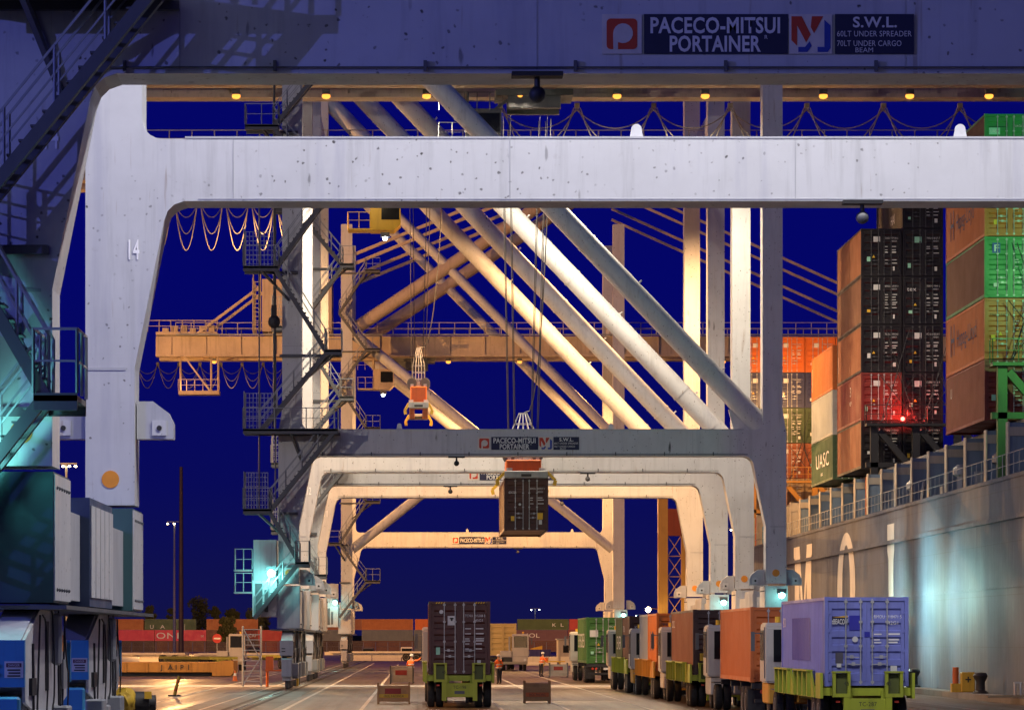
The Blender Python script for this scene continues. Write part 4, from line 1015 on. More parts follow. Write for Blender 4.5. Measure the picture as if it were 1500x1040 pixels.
def bomb_cart(label, loc, mat, num=None, sides=True, ends=True):
    """yard chassis with upstanding guides; loc is the ground under the rear end's middle"""
    t = thing('yard_chassis', label, 'trailer', loc, group='chassis in the truck lanes')
    for sg in (-1, 1):
        MB().box(sg * 0.52 - 0.11, sg * 0.52 + 0.11, 0.25, 13.4, 0.80, 1.22).bevel(0.015).build('main_beam', mat, t)
        MB().box(sg * 1.16 - 0.12, sg * 1.16 + 0.12, 0.3, 12.8, 1.06, 1.29).build('side_beam', mat, t)
    for y in (0.3, 3.2, 6.2, 9.2, 12.3):
        MB().box(-1.03, 1.03, y, y + 0.22, 1.06, 1.28).build('cross_beam', mat, t)
    MB().box(-0.66, 0.66, 0.02, 0.26, 0.42, 0.98).bevel(0.02).build('rear_bumper', mat, t)
    if ends:
        for sg in (-1, 1):
            a, c = sorted((sg * 0.50, sg * 1.02))
            gd = MB().box(a, c, -0.03, 0.16, 1.02, 1.12).box(a, a + 0.09, -0.03, 0.16, 1.121, 1.72).box(c - 0.09, c, -0.03, 0.16, 1.121, 1.72).box(a - 0.01, c + 0.01, -0.05, 0.19, 1.721, 1.77).build('corner_guide', mat, t)
            MB().box(a + 0.092, c - 0.092, 0.12, 0.155, 1.122, 1.715).build('guide_recess', SHADELIME, gd)
            a, c = sorted((sg * 0.52, sg * 0.70)); MB().box(a, c, -0.02, 0.14, 0.28, 1.015).build('guide_post', mat, t)
            a, c = sorted((sg * 1.29, sg * 1.37)); MB().box(a, c, 0.05, 1.3, 0.98, 1.72).build('side_guide', mat, t)
            MB().box(sg * 0.85 - 0.06, sg * 0.85 + 0.06, 0.10, 0.158, 0.86, 0.92).build('tail_lamp', SIGNRED, t)
            text('45', 0.11, LETTERK, t, ((0.52 if sg > 0 else -0.70), -0.056, 1.36), width=0.15)
    plate('number_plate', DKSTEEL, t, -0.20, 0.20, 0.55, 0.67, 0.005)
    if num: text(num, 0.12, LETTERK, t, (-0.26, 0.012, 0.76), width=0.52)
    if sides:
        for sg in (-1, 1):
            for y0 in (2.0, 7.7):
                a, c = sorted((sg * 1.285, sg * 1.34))
                sp_ = MB().prism([(y0, 0.98), (y0, 1.15), (y0 + 0.9, 1.74), (y0 + 4.9, 1.74), (y0 + 4.9, 0.98)], a, c, 'yz').build('side_guide', mat, t)
                for yy in (y0 + 0.95, y0 + 2.2, y0 + 3.5, y0 + 4.8):
                    a, c = sorted((sg * 1.341, sg * 1.44)); MB().box(a, c, yy, yy + 0.08, 1.0, 1.74).build('guide_rib', mat, sp_)
                a, c = sorted((sg * 1.27, sg * 1.46)); MB().box(a, c, y0 + 0.9, y0 + 4.92, 1.742, 1.79).build('guide_cap', mat, sp_)
    for y in (1.55, 2.85):
        MB().tube((-1.1, y, 0.53), (1.1, y, 0.53), 0.07, 8).build('axle', BLACK, t)
        for x_, fl in ((-1.13, False), (-0.78, True), (0.78, False), (1.13, True)): wheel(t, x_, y, 1.0, fl)
    for x_ in (-0.45, 0.45): MB().box(x_ - 0.06, x_ + 0.06, 11.2, 11.35, 0.0, 0.80).build('landing_leg', BLACK, t)
    return t

def road_chassis(label, loc):
    t = thing('yard_chassis', label, 'trailer', loc, group='chassis in the truck lanes')
    for sg in (-1, 1): MB().box(sg * 0.45 - 0.08, sg * 0.45 + 0.08, 0.05, 12.8, 0.80, 1.18).build('main_beam', BLACK, t)
    for y in (0.0, 4.0, 8.0, 12.2): MB().box(-1.2, 1.2, y, y + 0.2, 1.0, 1.19).build('cross_beam', BLACK, t)
    MB().box(-1.1, 1.1, -0.02, 0.08, 0.52, 0.64).build('rear_bumper', BLACK, t)
    for sg in (-1, 1):
        MB().box(sg * 0.5 - 0.04, sg * 0.5 + 0.04, 0.0, 0.08, 0.64, 1.0).build('bumper_hanger', BLACK, t)
        for k in (0.62, 0.84): MB().lathe([(0.07, -0.03), (0.07, 0.0)], (sg * k, -0.005, 0.9), 'y', 14).build('tail_lamp', SIGNRED, t)
        MB().box(sg * 0.95 - 0.3, sg * 0.95 + 0.3, 0.9, 0.93, 0.25, 0.95).build('mud_flap', BLACK, t)
    plate('number_plate', STICK, t, -0.16, 0.16, 0.82, 0.95, -0.02)
    for y in (1.55, 2.85):
        MB().tube((-1.1, y, 0.53), (1.1, y, 0.53), 0.07, 8).build('axle', BLACK, t)
        for x_, fl in ((-1.13, False), (-0.78, True), (0.78, False), (1.13, True)): wheel(t, x_, y, 1.0, fl)
    for x_ in (-0.45, 0.45): MB().box(x_ - 0.06, x_ + 0.06, 10.2, 10.35, 0.0, 0.80).build('landing_leg', BLACK, t)
    return t

def tractor(label, loc, frame=ORANGE, rz=0, group='yard tractors'):
    """terminal tractor; origin under its rear end, cab at the left front; +y is forward"""
    t = thing('yard_tractor', label, 'tractor', loc, rz, group)
    for sg in (-1, 1): MB().box(sg * 0.45 - 0.1, sg * 0.45 + 0.1, 0.0, 4.9, 0.65, 1.0).build('frame_rail', frame, t)
    MB().lathe([(0.5, 1.05), (0.52, 1.12), (0.30, 1.15)], (0, 1.1, 0), 'z', 18).build('fifth_wheel', BLACK, t)
    MB().prism([(2.9, 0.55), (4.95, 0.55), (5.1, 0.8), (5.1, 1.25), (2.9, 1.25)], -1.25, 1.25, 'yz').bevel(0.04).build('front_deck', frame if frame is AMBER else CABWHITE, t)
    cab = MB().prism([(2.75, 1.252), (4.75, 1.252), (4.75, 2.0), (4.55, 3.15), (4.4, 3.25), (2.85, 3.25), (2.75, 3.1)], -1.36, 0.10, 'yz').bevel(0.05, 2).build('cab', CABWHITE, t)
    MB().box(-1.10, -0.16, 2.715, 2.748, 1.95, 3.02).build('rear_window', GLASS, cab)
    MB().prism([(4.757, 2.05), (4.56, 3.05), (4.59, 3.06), (4.787, 2.06)], -1.22, -0.04, 'yz').build('windscreen', GLASS, cab)
    MB().box(-1.395, -1.362, 3.05, 4.35, 2.0, 3.0).build('side_window', GLASS, cab)
    MB().box(0.102, 0.13, 3.05, 4.35, 2.0, 3.0).build('side_window', GLASS, cab)
    MB().box(-1.39, -1.362, 3.0, 3.04, 1.4, 3.1).build('door_seam', DKSTEEL, cab)
    MB().tube((-0.9, 3.4, 3.26), (-0.9, 3.4, 3.45), 0.09, 10).build('beacon', STICKY, cab)
    for yy in (4.62,): MB().bar((-1.36, 4.5, 2.9), (-1.62, 4.6, 2.9), 0.04).box(-1.68, -1.55, 4.55, 4.62, 2.3, 2.95).build('mirror', DKSTEEL, cab)
    MB().box(0.14, 1.15, 3.3, 4.9, 1.252, 1.75).bevel(0.05).build('engine_hood', CABWHITE, t)
    gr = MB().box(0.1, 1.05, 5.102, 5.13, 0.8, 1.2).build('grille', BLACK, t)
    MB().tube((0.3, 3.0, 1.2), (0.3, 3.0, 3.0), 0.09, 12).build('exhaust_stack', GALV, t, smooth=True)
    for x_ in (-1.0, 1.0):
        MB().lathe([(0.12, -0.02), (0.12, 0.0)], (x_, 5.13, 0.95), 'y', 14).build('headlight', STICK, t)
        wheel(t, x_, 4.2, 0.95, x_ > 0)
        wheel(t, x_ * 1.1, 1.1, 0.95, x_ > 0); wheel(t, x_ * 0.76, 1.1, 0.95, x_ < 0)
        MB().box(x_ - 0.3, x_ + 0.3, 0.45, 1.75, 1.04, 1.08).build('fender', BLACK, t)
    return t

T1C = 11.8 + 1.22
bomb_cart('lime chassis with tall rear guides marked 45, under the purple container', (T1C, 102.7, 0), LIME, 'TC-287')
cont('faded purple blue container lettered Beacon with a dark repainted patch on its side', 'faded periwinkle', C_PURPLE, (T1C, 103.0, 1.33), ids=('BMOU  318471 5', '42G1'), dirt=0.5, rust=0.12,
     side=[('tBEACON', LETTER, 11.6, 1.75, 0.9, 0.3)])
purple = [o for o in bpy.data.objects if o.name.startswith('shipping_container') and o.get('label', '').startswith('faded purple')][0]
REP = paint('repaint royal blue', (0.028, 0.03, 0.36), 0.45, 0.3, 0.1)
# repainted patches follow the corrugations of the side
mb = MB(); corr(mb, 3.9, 9.0, 0.278, 0.040, lambda t, o, top: (-(1.219 - 0.011 - o), t + 0.01, (0.72, 2.02)[top])); mb.build('repainted_patch', paint('repaint violet blue', (0.045, 0.045, 0.30), 0.5, 0.4, 0.1), purple)
plate('logo_panel', NAVY, purple, -1.0, -0.55, 1.83, 2.03, 0.018, 0.006); text('tBEACON', 0.15, LETTER, purple, (-1.0, 0.012, 1.80), width=0.45, bold=0.004)
MB().prism([(-0.98, 2.0), (-0.55, 2.05), (-0.55, 1.99)], 0.008, 0.012).build('lighthouse_beam', STICKY, purple)
plate('repainted_patch', REP, purple, -0.50, -0.19, 1.62, 2.05, 0.020, 0.008)
plate('repainted_patch', REP, purple, -0.06, 0.10, 1.42, 1.58, 0.020, 0.008)
plate('scorched_patch', paint('scorched blue grey', (0.08, 0.075, 0.10), 0.7), purple, -0.90, -0.68, 0.66, 0.98, 0.020, 0.008)
MB().lathe([(0.085, -0.006), (0.085, 0.0)], (-0.33, 0.02, 1.36), 'y', 20).build('door_sticker', STICK, purple)
for z, a_ in ((2.27, 0.0), (1.64, 0.0), (1.20, 0.0)): pass
tractor('white tractor cab with dark rear window ahead of the purple container', (T1C - 0.1, 115.2, 0), AMBER)
road_chassis('black road chassis under the plain orange container', (11.45 + 1.22, 122.0, 0))
cont('orange container with bare sides standing left of the purple one', 'bright rust orange', (0.52, 0.125, 0.02), (11.45 + 1.22, 122.2, 1.22), ids=('HLXU 651230 4', '42G1'), side=[('|||||', LETTER, 11.9, 0.5, 0.12, 1.6)], dirt=0.2, rust=0.15)
tractor('white tractor cab pulling the plain orange container', (11.45 + 1.12, 134.6, 0), CABWHITE)
bomb_cart('lime chassis with side guides under the brown container with a bird emblem', (10.95 + 1.22, 140.9, 0), LIME, 'TC-114')
c3 = cont('brown container with an oval bird emblem on its door, behind the plain orange one', 'weathered brown', (0.22, 0.075, 0.035), (10.95 + 1.22, 141.2, 1.30), ids=('CRXU 450137 1', '42G1'), doorcol=('umber', C_DARK), side=[('OOCL', LETTER, 11.5, 1.9, 1.6, 0.3)])
MB().lathe([(0.26, -0.006), (0.26, 0.0)], (-0.55, 0.02, 1.75), 'y', 24).build('bird_emblem', STICK, c3); MB().prism([(-0.72, 1.78), (-0.5, 1.86), (-0.38, 1.7), (-0.5, 1.62), (-0.52, 1.74)], 0.008, 0.012).build('bird', LETTERK, c3)
plate('sticker', STICKY, c3, -0.95, -0.7, 0.55, 0.85, 0.02, 0.006)
tractor('white tractor cab pulling the brown bird emblem container', (10.95 + 1.12, 153.4, 0), CABWHITE)
bomb_cart('amber chassis carrying a grey and an orange short container', (10.75 + 1.22, 159.7, 0), AMBER, 'TC-302')
cont('short orange container at the rear of the amber chassis', 'vivid orange', (0.62, 0.17, 0.015), (10.75 + 1.22, 159.9, 1.30), 6.06, 2.59, ids=('HLCU 220418 6', '22G1'), logo=('TRITON', LETTERB, -0.95, 2.0, 0.8, 0.12, None), side=[('10', LETTERB, 4.6, 0.9, 2.6, 0.9)], dirt=0.25, rust=0.15)
cont('short pale grey container in front of the short orange one', 'pale grey', C_GREY, (10.75 + 1.22, 166.1, 1.30), 6.06, 2.59, ids=('GESU 119037 4', '22G1'))
tractor('white tractor cab pulling the grey and orange short containers', (10.75 + 1.12, 172.2, 0), AMBER)
bomb_cart('lime chassis carrying a brown and a green short container', (10.65 + 1.22, 178.6, 0), LIME, 'TC-240')
cont('short brown container at the rear of the fifth truck in the queue', 'weathered brown', (0.22, 0.075, 0.035), (10.65 + 1.22, 178.8, 1.30), 6.06, 2.59, ids=('TEXU 730062 8', '22G1'), doorcol=('umber', C_DARK), logo=('K Line', LETTER, -0.95, 1.95, 0.6, 0.15, None), side=[('7:1', LETTER, 5.2, 1.8, 1.5, 0.3)])
cont('short dark green container in front of the short brown one', 'olive green', (0.06, 0.10, 0.03), (10.65 + 1.22, 185.0, 1.30), 6.06, 2.59, ids=('EISU 310227 5', '22G1'), side=[('EVER', LETTER, 4.8, 0.9, 4.0, 0.7)])
tractor('white tractor cab pulling the green and brown short containers', (10.65 + 1.12, 191.2, 0), CABWHITE)
road_chassis('black road chassis under the bright green container', (10.6 + 1.22, 223.0, 0))
cont('bright green container with pale door stickers at the far head of the queue', 'evergreen', (0.05, 0.16, 0.03), (10.6 + 1.22, 223.2, 1.22), H=2.896, ids=('EMCU 982140 7', '45G1'), logo=('', None, -0.95, 1.75, 0.42, 0.26, STICK), side=[('EVERGREEN', LETTER, 11.0, 1.0, 9.0, 0.9)])
tractor('white tractor cab ahead of the bright green container', (10.6 + 1.0, 235.6, 0), CABWHITE)

# maroon truck in the middle lane
bomb_cart('lime chassis with stout rear guides under the dark maroon container', (1.65, 140.2, 0), LIME, 'TC-198')
c4 = cont('dark maroon high cube container with a warning triangle on its doors, in the centre lane', 'dark maroon', (0.085, 0.026, 0.021), (1.65, 140.5, 1.31), H=2.896, ids=('TCNU  245308 8', '45G1'), dirt=0.25, rust=0.1)
plate('logo_panel', STICK, c4, -0.47, -0.15, 1.95, 2.32, 0.018, 0.006)
MB().prism([(-0.40, 2.20), (-0.22, 2.20), (-0.25, 2.25), (-0.28, 2.12), (-0.34, 2.12), (-0.37, 2.25)], 0.008, 0.012).build('emblem', LETTERK, c4)
MB().lathe([(0.08, -0.006), (0.08, 0.0)], (-0.72, 0.02, 2.48), 'y', 20).build('round_sticker', STICK, c4)
for x0 in (-0.95, 0.62):
    for i in range(4): MB().prism([(x0 + i * 0.1, 2.80), (x0 + 0.045 + i * 0.1, 2.80), (x0 + 0.085 + i * 0.1, 2.87), (x0 + 0.04 + i * 0.1, 2.87)], -0.008, -0.002).build('hazard_stripe', STICKY, c4)
tractor('pale tractor cab just visible left of the maroon container', (1.55, 152.8, 0), CABWHITE)

# oncoming truck
tractor('white oncoming tractor facing the camera, with dark windscreen and grille, right of the maroon container', (9.35 - 0.9, 318.5, 0), CABWHITE, PI)
bomb_cart('chassis behind the white oncoming tractor', (8.45, 331.5, 0), AMBER, rz if False else None) if False else None
cont('cream container behind the white oncoming tractor', 'cream yellow', (0.55, 0.42, 0.16), (7.65, 319.2, 1.3), H=2.896, simple=True)
rc = road_chassis('black chassis under the cream container on the oncoming truck', (7.65, 332.0, 0)); rc.rotation_euler = (0, 0, PI)

# hanging container and spreaders
cont('dark brown container hanging from the spreader under the crane marked 12', 'dark umber', (0.07, 0.028, 0.020), (5.99, 196.2, 8.72), H=2.896, ids=('BMOU  499937 1', '45G1'), dirt=0.25, rust=0.1, logo=('tBEACON', LETTER, -0.98, 2.05, 0.42, 0.14, None))
hc = [o for o in bpy.data.objects if o.get('label', '').startswith('dark brown container hanging')][0]
plate('sticker', STICKY, hc, 0.62, 0.92, 0.62, 0.98, 0.018, 0.006)
MB().lathe([(0.07, -0.006), (0.07, 0.0)], (-0.35, 0.02, 1.45), 'y', 16).build('round_sticker', STICK, hc)

def spreader(label, x, ym, zb, ztop, hw=0.95, basket=True, blockz=0.72):
    t = thing('spreader', label, 'spreader', (x, ym, zb), group='container spreaders on hoist ropes')
    for q in (-1, 1):
        MB().box(-hw * 1.2, hw * 1.2, q * 6.1 - 0.22, q * 6.1 + 0.22, 0.02, 0.42).bevel(0.04).build('end_beam', GALV, t)
        MB().box(-0.28, 0.28, q * 6.1 - 0.24, q * 6.1 - 0.221, 0.10, 0.24).build('end_slot', BLACK, t)
        MB().box(q * 0.45 - 0.18, q * 0.45 + 0.18, -5.87, 5.87, 0.06, 0.40).build('main_beam', ORANGE, t)
        for p in (-1, 1):
            MB().bar((q * hw * 1.15, p * 6.15, 0.35), (q * (hw * 1.62), p * 6.2, -0.1), 0.16).bar((q * (hw * 1.62), p * 6.2, -0.1), (q * (hw * 1.55), p * 6.2, -0.38), 0.2).build('corner_flipper', YELLOW, t)
            MB().box(q * hw * 0.9 - 0.15, q * hw * 0.9 + 0.15, p * 5.2 - 0.3, p * 5.2 + 0.3, 0.42, 0.62).build('flipper_motor', WHITE, t)
    MB().box(-hw, hw, -1.6, 1.6, 0.43, 0.43 + blockz).bevel(0.06).build('head_block', ORANGE, t)
    for q in (-1, 1):
        for p in (-1, 1):
            MB().lathe([(0.30, -0.07), (0.34, -0.05), (0.34, 0.05), (0.30, 0.07)], (q * hw * 0.8, p * 1.1, 0.55 + blockz + 0.15), 'y', 18).build('sheave', DKSTEEL, t)
            MB().box(q * hw * 0.8 - 0.1, q * hw * 0.8 + 0.1, p * 1.1 - 0.14, p * 1.1 + 0.14, 0.43 + blockz, 0.62 + blockz).build('sheave_block', WHITE, t)
            MB().tube((q * hw * 0.8, p * 1.1, 0.8 + blockz), (q * hw * 1.25 + 0.1, p * 1.3, ztop - zb), 0.024, 5).build('hoist_rope', ROPE, t)
            MB().tube((q * hw * 0.45, p * 1.1, 0.8 + blockz), (q * hw * 0.85 + 0.1, p * 1.3, ztop - zb), 0.024, 5).build('hoist_rope', ROPE, t)
    z0 = 0.43 + blockz
    bw = hw * 0.72
    mb = MB()
    for z in (z0 + 0.15, z0 + 0.6, z0 + 1.05, z0 + 1.5): 
        for a, c in (((-bw, -bw), (bw, -bw)), ((bw, -bw), (bw, bw)), ((bw, bw), (-bw, bw)), ((-bw, bw), (-bw, -bw))):
            mb.bar((a[0], a[1], z), (c[0], c[1], z), 0.05)
    for i in range(5):
        u = -bw + bw * 0.5 * i
        for y in (-bw, bw): mb.bar((u, y, z0), (u, y, z0 + 1.5), 0.05); mb.bar((u, y, z0 + 1.5), (u * 0.3, y * 0.3, z0 + 2.7), 0.045)
        for xx in (-bw, bw): mb.bar((xx, u, z0), (xx, u, z0 + 1.5), 0.05); mb.bar((xx, u, z0 + 1.5), (xx * 0.3, u * 0.3, z0 + 2.7), 0.045)
    for z, k in ((z0 + 2.1, 0.65), (z0 + 2.7, 0.3)):
        for a, c in (((-bw, -bw), (bw, -bw)), ((bw, -bw), (bw, bw)), ((bw, bw), (-bw, bw)), ((-bw, bw), (-bw, -bw))):
            mb.bar((a[0] * k, a[1] * k, z), (c[0] * k, c[1] * k, z), 0.05)
    mb.build('cable_basket', WHITE, t)
    pts = [Vector((0, 0, z0 + 2.7))]
    for i in range(1, 9):
        u = i / 8; pts.append(Vector((0.1 + 1.5 * u ** 0.8, 0.3, z0 + 2.7 + (ztop - zb - z0 - 2.7) * u ** 2.2)))
    MB().path(pts, 0.035, 5).build('spreader_cable', ROPE, t)
    return t
spreader('grey and orange spreader gripping the hanging container under crane 12', 5.99, 202.3, 11.60, 32.4, 1.0, blockz=0.85)
spreader('bright orange empty spreader hanging high in front of a white diagonal brace', 0.05, 239.65, 17.9, 32.4, 0.55, blockz=1.35)

# ------------------------------------------------------------------ yard things
def crate(label, x0, y, w, h, mat, band=None, lettering=None, dep=1.1, group='bins for twist locks', top=None, red=False, rz=0.0):
    t = thing('storage_bin', label, 'bin', (x0 + w / 2, y, 0), rz, group)
    b = w / 2
    n = 4
    for i in range(n):
        z0 = 0.10 + (h - 0.14) * i / n; z1 = 0.10 + (h - 0.14) * (i + 1) / n - 0.015
        MB().box(-b, b, -0.002 * (i % 2), 0.035, z0, z1).build('front_board', band if (band and i == 1) else mat, t)
        MB().box(-b, b, dep - 0.035, dep, z0, z1).build('back_board', mat, t)
        for sx_ in (-1, 1):
            a, c = sorted((sx_ * b, sx_ * (b - 0.035))); MB().box(a, c, 0.036, dep - 0.036, z0, z1).build('side_board', mat, t)
    MB().box(-b + 0.04, b - 0.04, 0.04, dep - 0.04, 0.1, 0.14).build('floor_board', mat, t)
    for sx_ in (-1, 1):
        for yy in (-0.03, dep - 0.05):
            a, c = sorted((sx_ * (b + 0.02), sx_ * (b - 0.06))); MB().box(a, c, yy, yy + 0.07, 0, h + 0.06).build('corner_post', DKSTEEL if not band else mat, t)
    if top: MB().box(-b - 0.02, b + 0.02, -0.02, dep + 0.02, h - 0.03, h + 0.05).build('lid', top, t)
    if red: plate('red_placard', flat('faded red placard', (0.28, 0.03, 0.025), 0.6), t, -b * 0.55, b * 0.45, h * 0.52, h * 0.80, -0.014, 0.010)
    if lettering: text(lettering, h * 0.11, LETTERK, t, (-b * 0.62, -0.012, h * 0.36), width=b * 1.25)
    return t
WOODR = paint('rusty bin steel', (0.44, 0.25, 0.11), 0.7, 0.6, 0.5); PALEBIN = paint('pale grey bin paint', (0.38, 0.36, 0.32), 0.6, 0.5, 0.4)
crate('rusty bin with yellow band near the maroon truck, left of its wheels', -1.68, 148.5, 1.34, 0.82, WOODR, YELLOW, 'MOL PACIFICA', red=True)
crate('pale grey lidded bin with dark red placard beside the left worker', -1.70, 218, 1.42, 1.05, PALEBIN, None, None, top=PALEBIN, red=True)
crate('rusty open bin with orange lettered band right of the maroon truck', 4.5, 150, 1.10, 0.90, WOODR, ORANGE, 'MOL PACIFIC', dep=1.0)
crate('pale grey bin with red placard near the green container', 9.5, 256, 1.33, 1.0, PALEBIN, None, None, red=True)
t = thing('work_table', 'yellow steel work table on splayed legs behind the grey bin', 'table', (11.2, 296, 0))
MB().box(-1.1, 1.1, 0, 0.9, 0.86, 0.96).build('table_top', YELLOW, t)
for sx_ in (-1, 1):
    for yy in (0.1, 0.8): MB().bar((sx_ * 0.6, yy, 0.86), (sx_ * 0.95, yy, 0), 0.1).build('leg', YELLOW, t)
MB().box(-0.8, -0.3, 0.2, 0.6, 0.962, 1.25).bevel(0.04).build('tool_box', ORANGE, t)

# rusty platform with letters, left
t = thing('steel_platform', 'long rusty yellow steel platform lettered JAIPI lying on the yard at left', 'platform', (-21.0, 264, 0))
RUSTY = paint('rusty yellow steel', (0.34, 0.17, 0.035), 0.7, 0.7, 0.7)
MB().box(-7.5, 6.9, 0, 6, 0.28, 1.05).bevel(0.05).build('platform_body', RUSTY, t)
for i in range(9): MB().box(-7.2 + i * 1.6, -7.08 + i * 1.6, -0.07, -0.002, 0.30, 1.02).build('side_rib', RUSTY, t)
MB().box(-7.3, 5.6, 0.4, 5.6, 0.0, 0.278).build('skid', BLACK, t)
MB().prism([(5.7, 0.05), (7.1, 0.05), (7.3, 0.3), (7.3, 1.15), (6.4, 1.15), (5.7, 0.9)], -0.1, 6.1).build('end_shoe', RUSTY, t)
for ch, xx in zip('JAIPI', (1.9, 2.43, 2.97, 3.33, 3.9)): text(ch, 0.36, LETTERK, t, (xx, -0.075, 0.5), bold=0.01)
PALELIME = paint('faded lime paint', (0.42, 0.40, 0.06), 0.6, 0.5, 0.4)
bm_ = bomb_cart('empty yellow chassis parked behind the rusty platform', (-16.3, 300, 0), PALELIME, None, sides=False, ends=False); bm_.rotation_euler = (0, 0, R(24))
bm_ = bomb_cart('second empty yellow chassis parked behind the crane legs at left', (-10.8, 330, 0), PALELIME, None, sides=False, ends=False); bm_.rotation_euler = (0, 0, R(20))
tr_ = tractor('white tractor parked behind the yellow chassis at left', (-16.6, 318, 0), CABWHITE, PI)
t = thing('no_entry_sign', 'round red no entry sign on a pole behind the yellow chassis', 'sign', (-18.2, 322, 0))
MB().tube((0, 0, 0), (0, 0, 2.6), 0.04, 8).build('pole', GALV, t)
MB().lathe([(0.42, -0.03), (0.42, 0.0)], (0, -0.05, 2.85), 'y', 28).build('sign_disc', flat('sign red', (0.45, 0.03, 0.02), 0.5), t)
MB().box(-0.3, 0.3, -0.092, -0.082, 2.78, 2.92).build('sign_bar', STICK, t)
for px_, y_, rz_, lab in ((200, 400, 84, 'pale empty chassis parked at far left behind the rusty platform'), (560, 455, 86, 'pale empty chassis parked in front of the white barrier left of the maroon truck'), (380, 390, 80, 'pale empty chassis parked beyond the traffic cone')):
    bm_ = bomb_cart(lab, ((px_ - 612) * y_ / FPX + 6, y_, 0), CABWHITE, None, sides=False, ends=False); bm_.rotation_euler = (0, 0, R(rz_))
# orange cart and access ladder by crane 12
t = thing('steel_cart', 'small orange steel cart with yellow motor box beside the crane 12 bogies', 'cart', (-8.1, 203.5, 0))
for sx_ in (-0.55, 0.55):
    for yy in (0, 0.9): MB().bar((sx_, yy, 0), (sx_, yy, 0.9), 0.09).build('leg', ORANGE, t)
MB().box(-0.65, 0.65, -0.05, 0.95, 0.9, 0.98).build('table_top', ORANGE, t)
MB().box(-0.62, -0.2, 0, 0.5, 0.981, 1.75).build('control_box', ORANGE, t)
MB().box(0.72, 1.25, 0.0, 0.6, 0.05, 0.8).bevel(0.04).build('motor_box', YELLOW, t)
MB().tube((0.95, 0.3, 0.8), (0.95, 0.3, 1.1), 0.16, 14).build('motor_cap', BLACK, t)
t = thing('access_ladder', 'tall steel access stair with open rungs standing left of the crane 12 bogies', 'ladder', (-9.65, 206, 0))
for sx_ in (-0.5, 0.55): MB().bar((sx_, 0, 0), (sx_, 0, 3.5), 0.09).build('upright', GALV, t)
for i in range(11): MB().bar((-0.5, 0, 0.3 + i * 0.3), (0.55, 0, 0.3 + i * 0.3), 0.05).build('rung', GALV, t)
MB().bar((-0.5, -0.05, 3.4), (0.5, -0.05, 1.6), 0.06).build('brace', GALV, t); MB().bar((0.5, -0.05, 1.6), (-0.5, -0.05, 0.1), 0.06).build('brace', GALV, t)
# bollard post, cone, hydrant etc.
t = thing('marker_post', 'leaning yellow marker post with orange stripes by the white yard line', 'post', (-11.65, 170, 0))
MB().box(-0.3, 0.3, -0.3, 0.3, 0, 0.06).bevel(0.02).build('base', BLACK, t)
for i in range(5): MB().tube((0.0 + 0.05 * i * 0.9, 0, 0.06 + i * 0.18), (0.05 * (i + 1) * 0.9, 0, 0.06 + (i + 1) * 0.18), 0.085, 14).build('post_band', YELLOW if i % 2 == 0 else ORANGE, t)
t = thing('traffic_cone', 'orange traffic cone with white collar left of the access stair', 'cone', (-12.0, 233, 0))
MB().box(-0.2, 0.2, -0.2, 0.2, 0, 0.04).build('base', ORANGE, t); MB().tube((0, 0, 0.04), (0, 0, 0.35), 0.15, 16, 0.10).build('cone_body', ORANGE, t)
MB().tube((0, 0, 0.35), (0, 0, 0.52), 0.10, 16, 0.065).build('collar', STICK, t); MB().tube((0, 0, 0.52), (0, 0, 0.72), 0.065, 16, 0.03).build('tip', ORANGE, t)
for i, (y, lab) in enumerate(((159.5, 'black mooring bollard right of the yellow hydrant box'), (181, 'black mooring bollard half hidden behind the purple container'))):
    t = MB().lathe([(0.36, 0.28), (0.36, 0.34), (0.22, 0.42), (0.20, 0.80), (0.30, 0.98), (0.34, 1.08), (0.26, 1.20), (0.0001, 1.24)], (0, 0, 0), 'z', 20).build('mooring_bollard', BLACK, None, (25.28, y, 0), smooth=True)
    tag(t, lab, 'bollard', 'bollards along the quay edge')
t = thing('hydrant_box', 'small yellow hydrant box with a dark cross beside the quay bollard', 'hydrant', (25.05, 163.5, 0.28))
MB().box(-0.02, 0.62, 0, 0.5, 0, 0.92).bevel(0.04).build('box', YELLOW, t); MB().box(-0.45, -0.03, 0.05, 0.45, 0, 0.40).build('pump_block', YELLOW, t)
MB().tube((-0.25, 0.2, 0.40), (-0.25, 0.2, 1.15), 0.14, 12).build('standpipe', ORANGE, t)
MB().box(0.27, 0.33, -0.012, -0.002, 0.45, 0.72).build('cross', LETTERK, t); MB().box(0.17, 0.43, -0.016, -0.0125, 0.555, 0.615).build('cross', LETTERK, t)
t = thing('timber_dunnage', 'pale loose timber boards lying on the quay edge at far right', 'timber', (24.6, 146.5, 0.0))
for i in range(5): MB().bar((-1.1 + 0.16 * i, 0.4 * i, 0.34), (0.7 + 0.1 * i, 0.25 * i, 0.36 + 0.02 * (i % 2)), 0.09).build('board', paint('pale timber', (0.42, 0.32, 0.18), 0.7), t)
MB().bar((0.05, 0.1, 0.4), (0.05, 0.1, 0.95), 0.06).build('stake', STICK, t); MB().bar((0.3, 0.1, 0.4), (0.3, 0.1, 0.95), 0.06).build('stake', STICK, t); MB().bar((0.0, 0.1, 0.92), (0.35, 0.1, 0.92), 0.06).build('stake_rail', STICK, t)

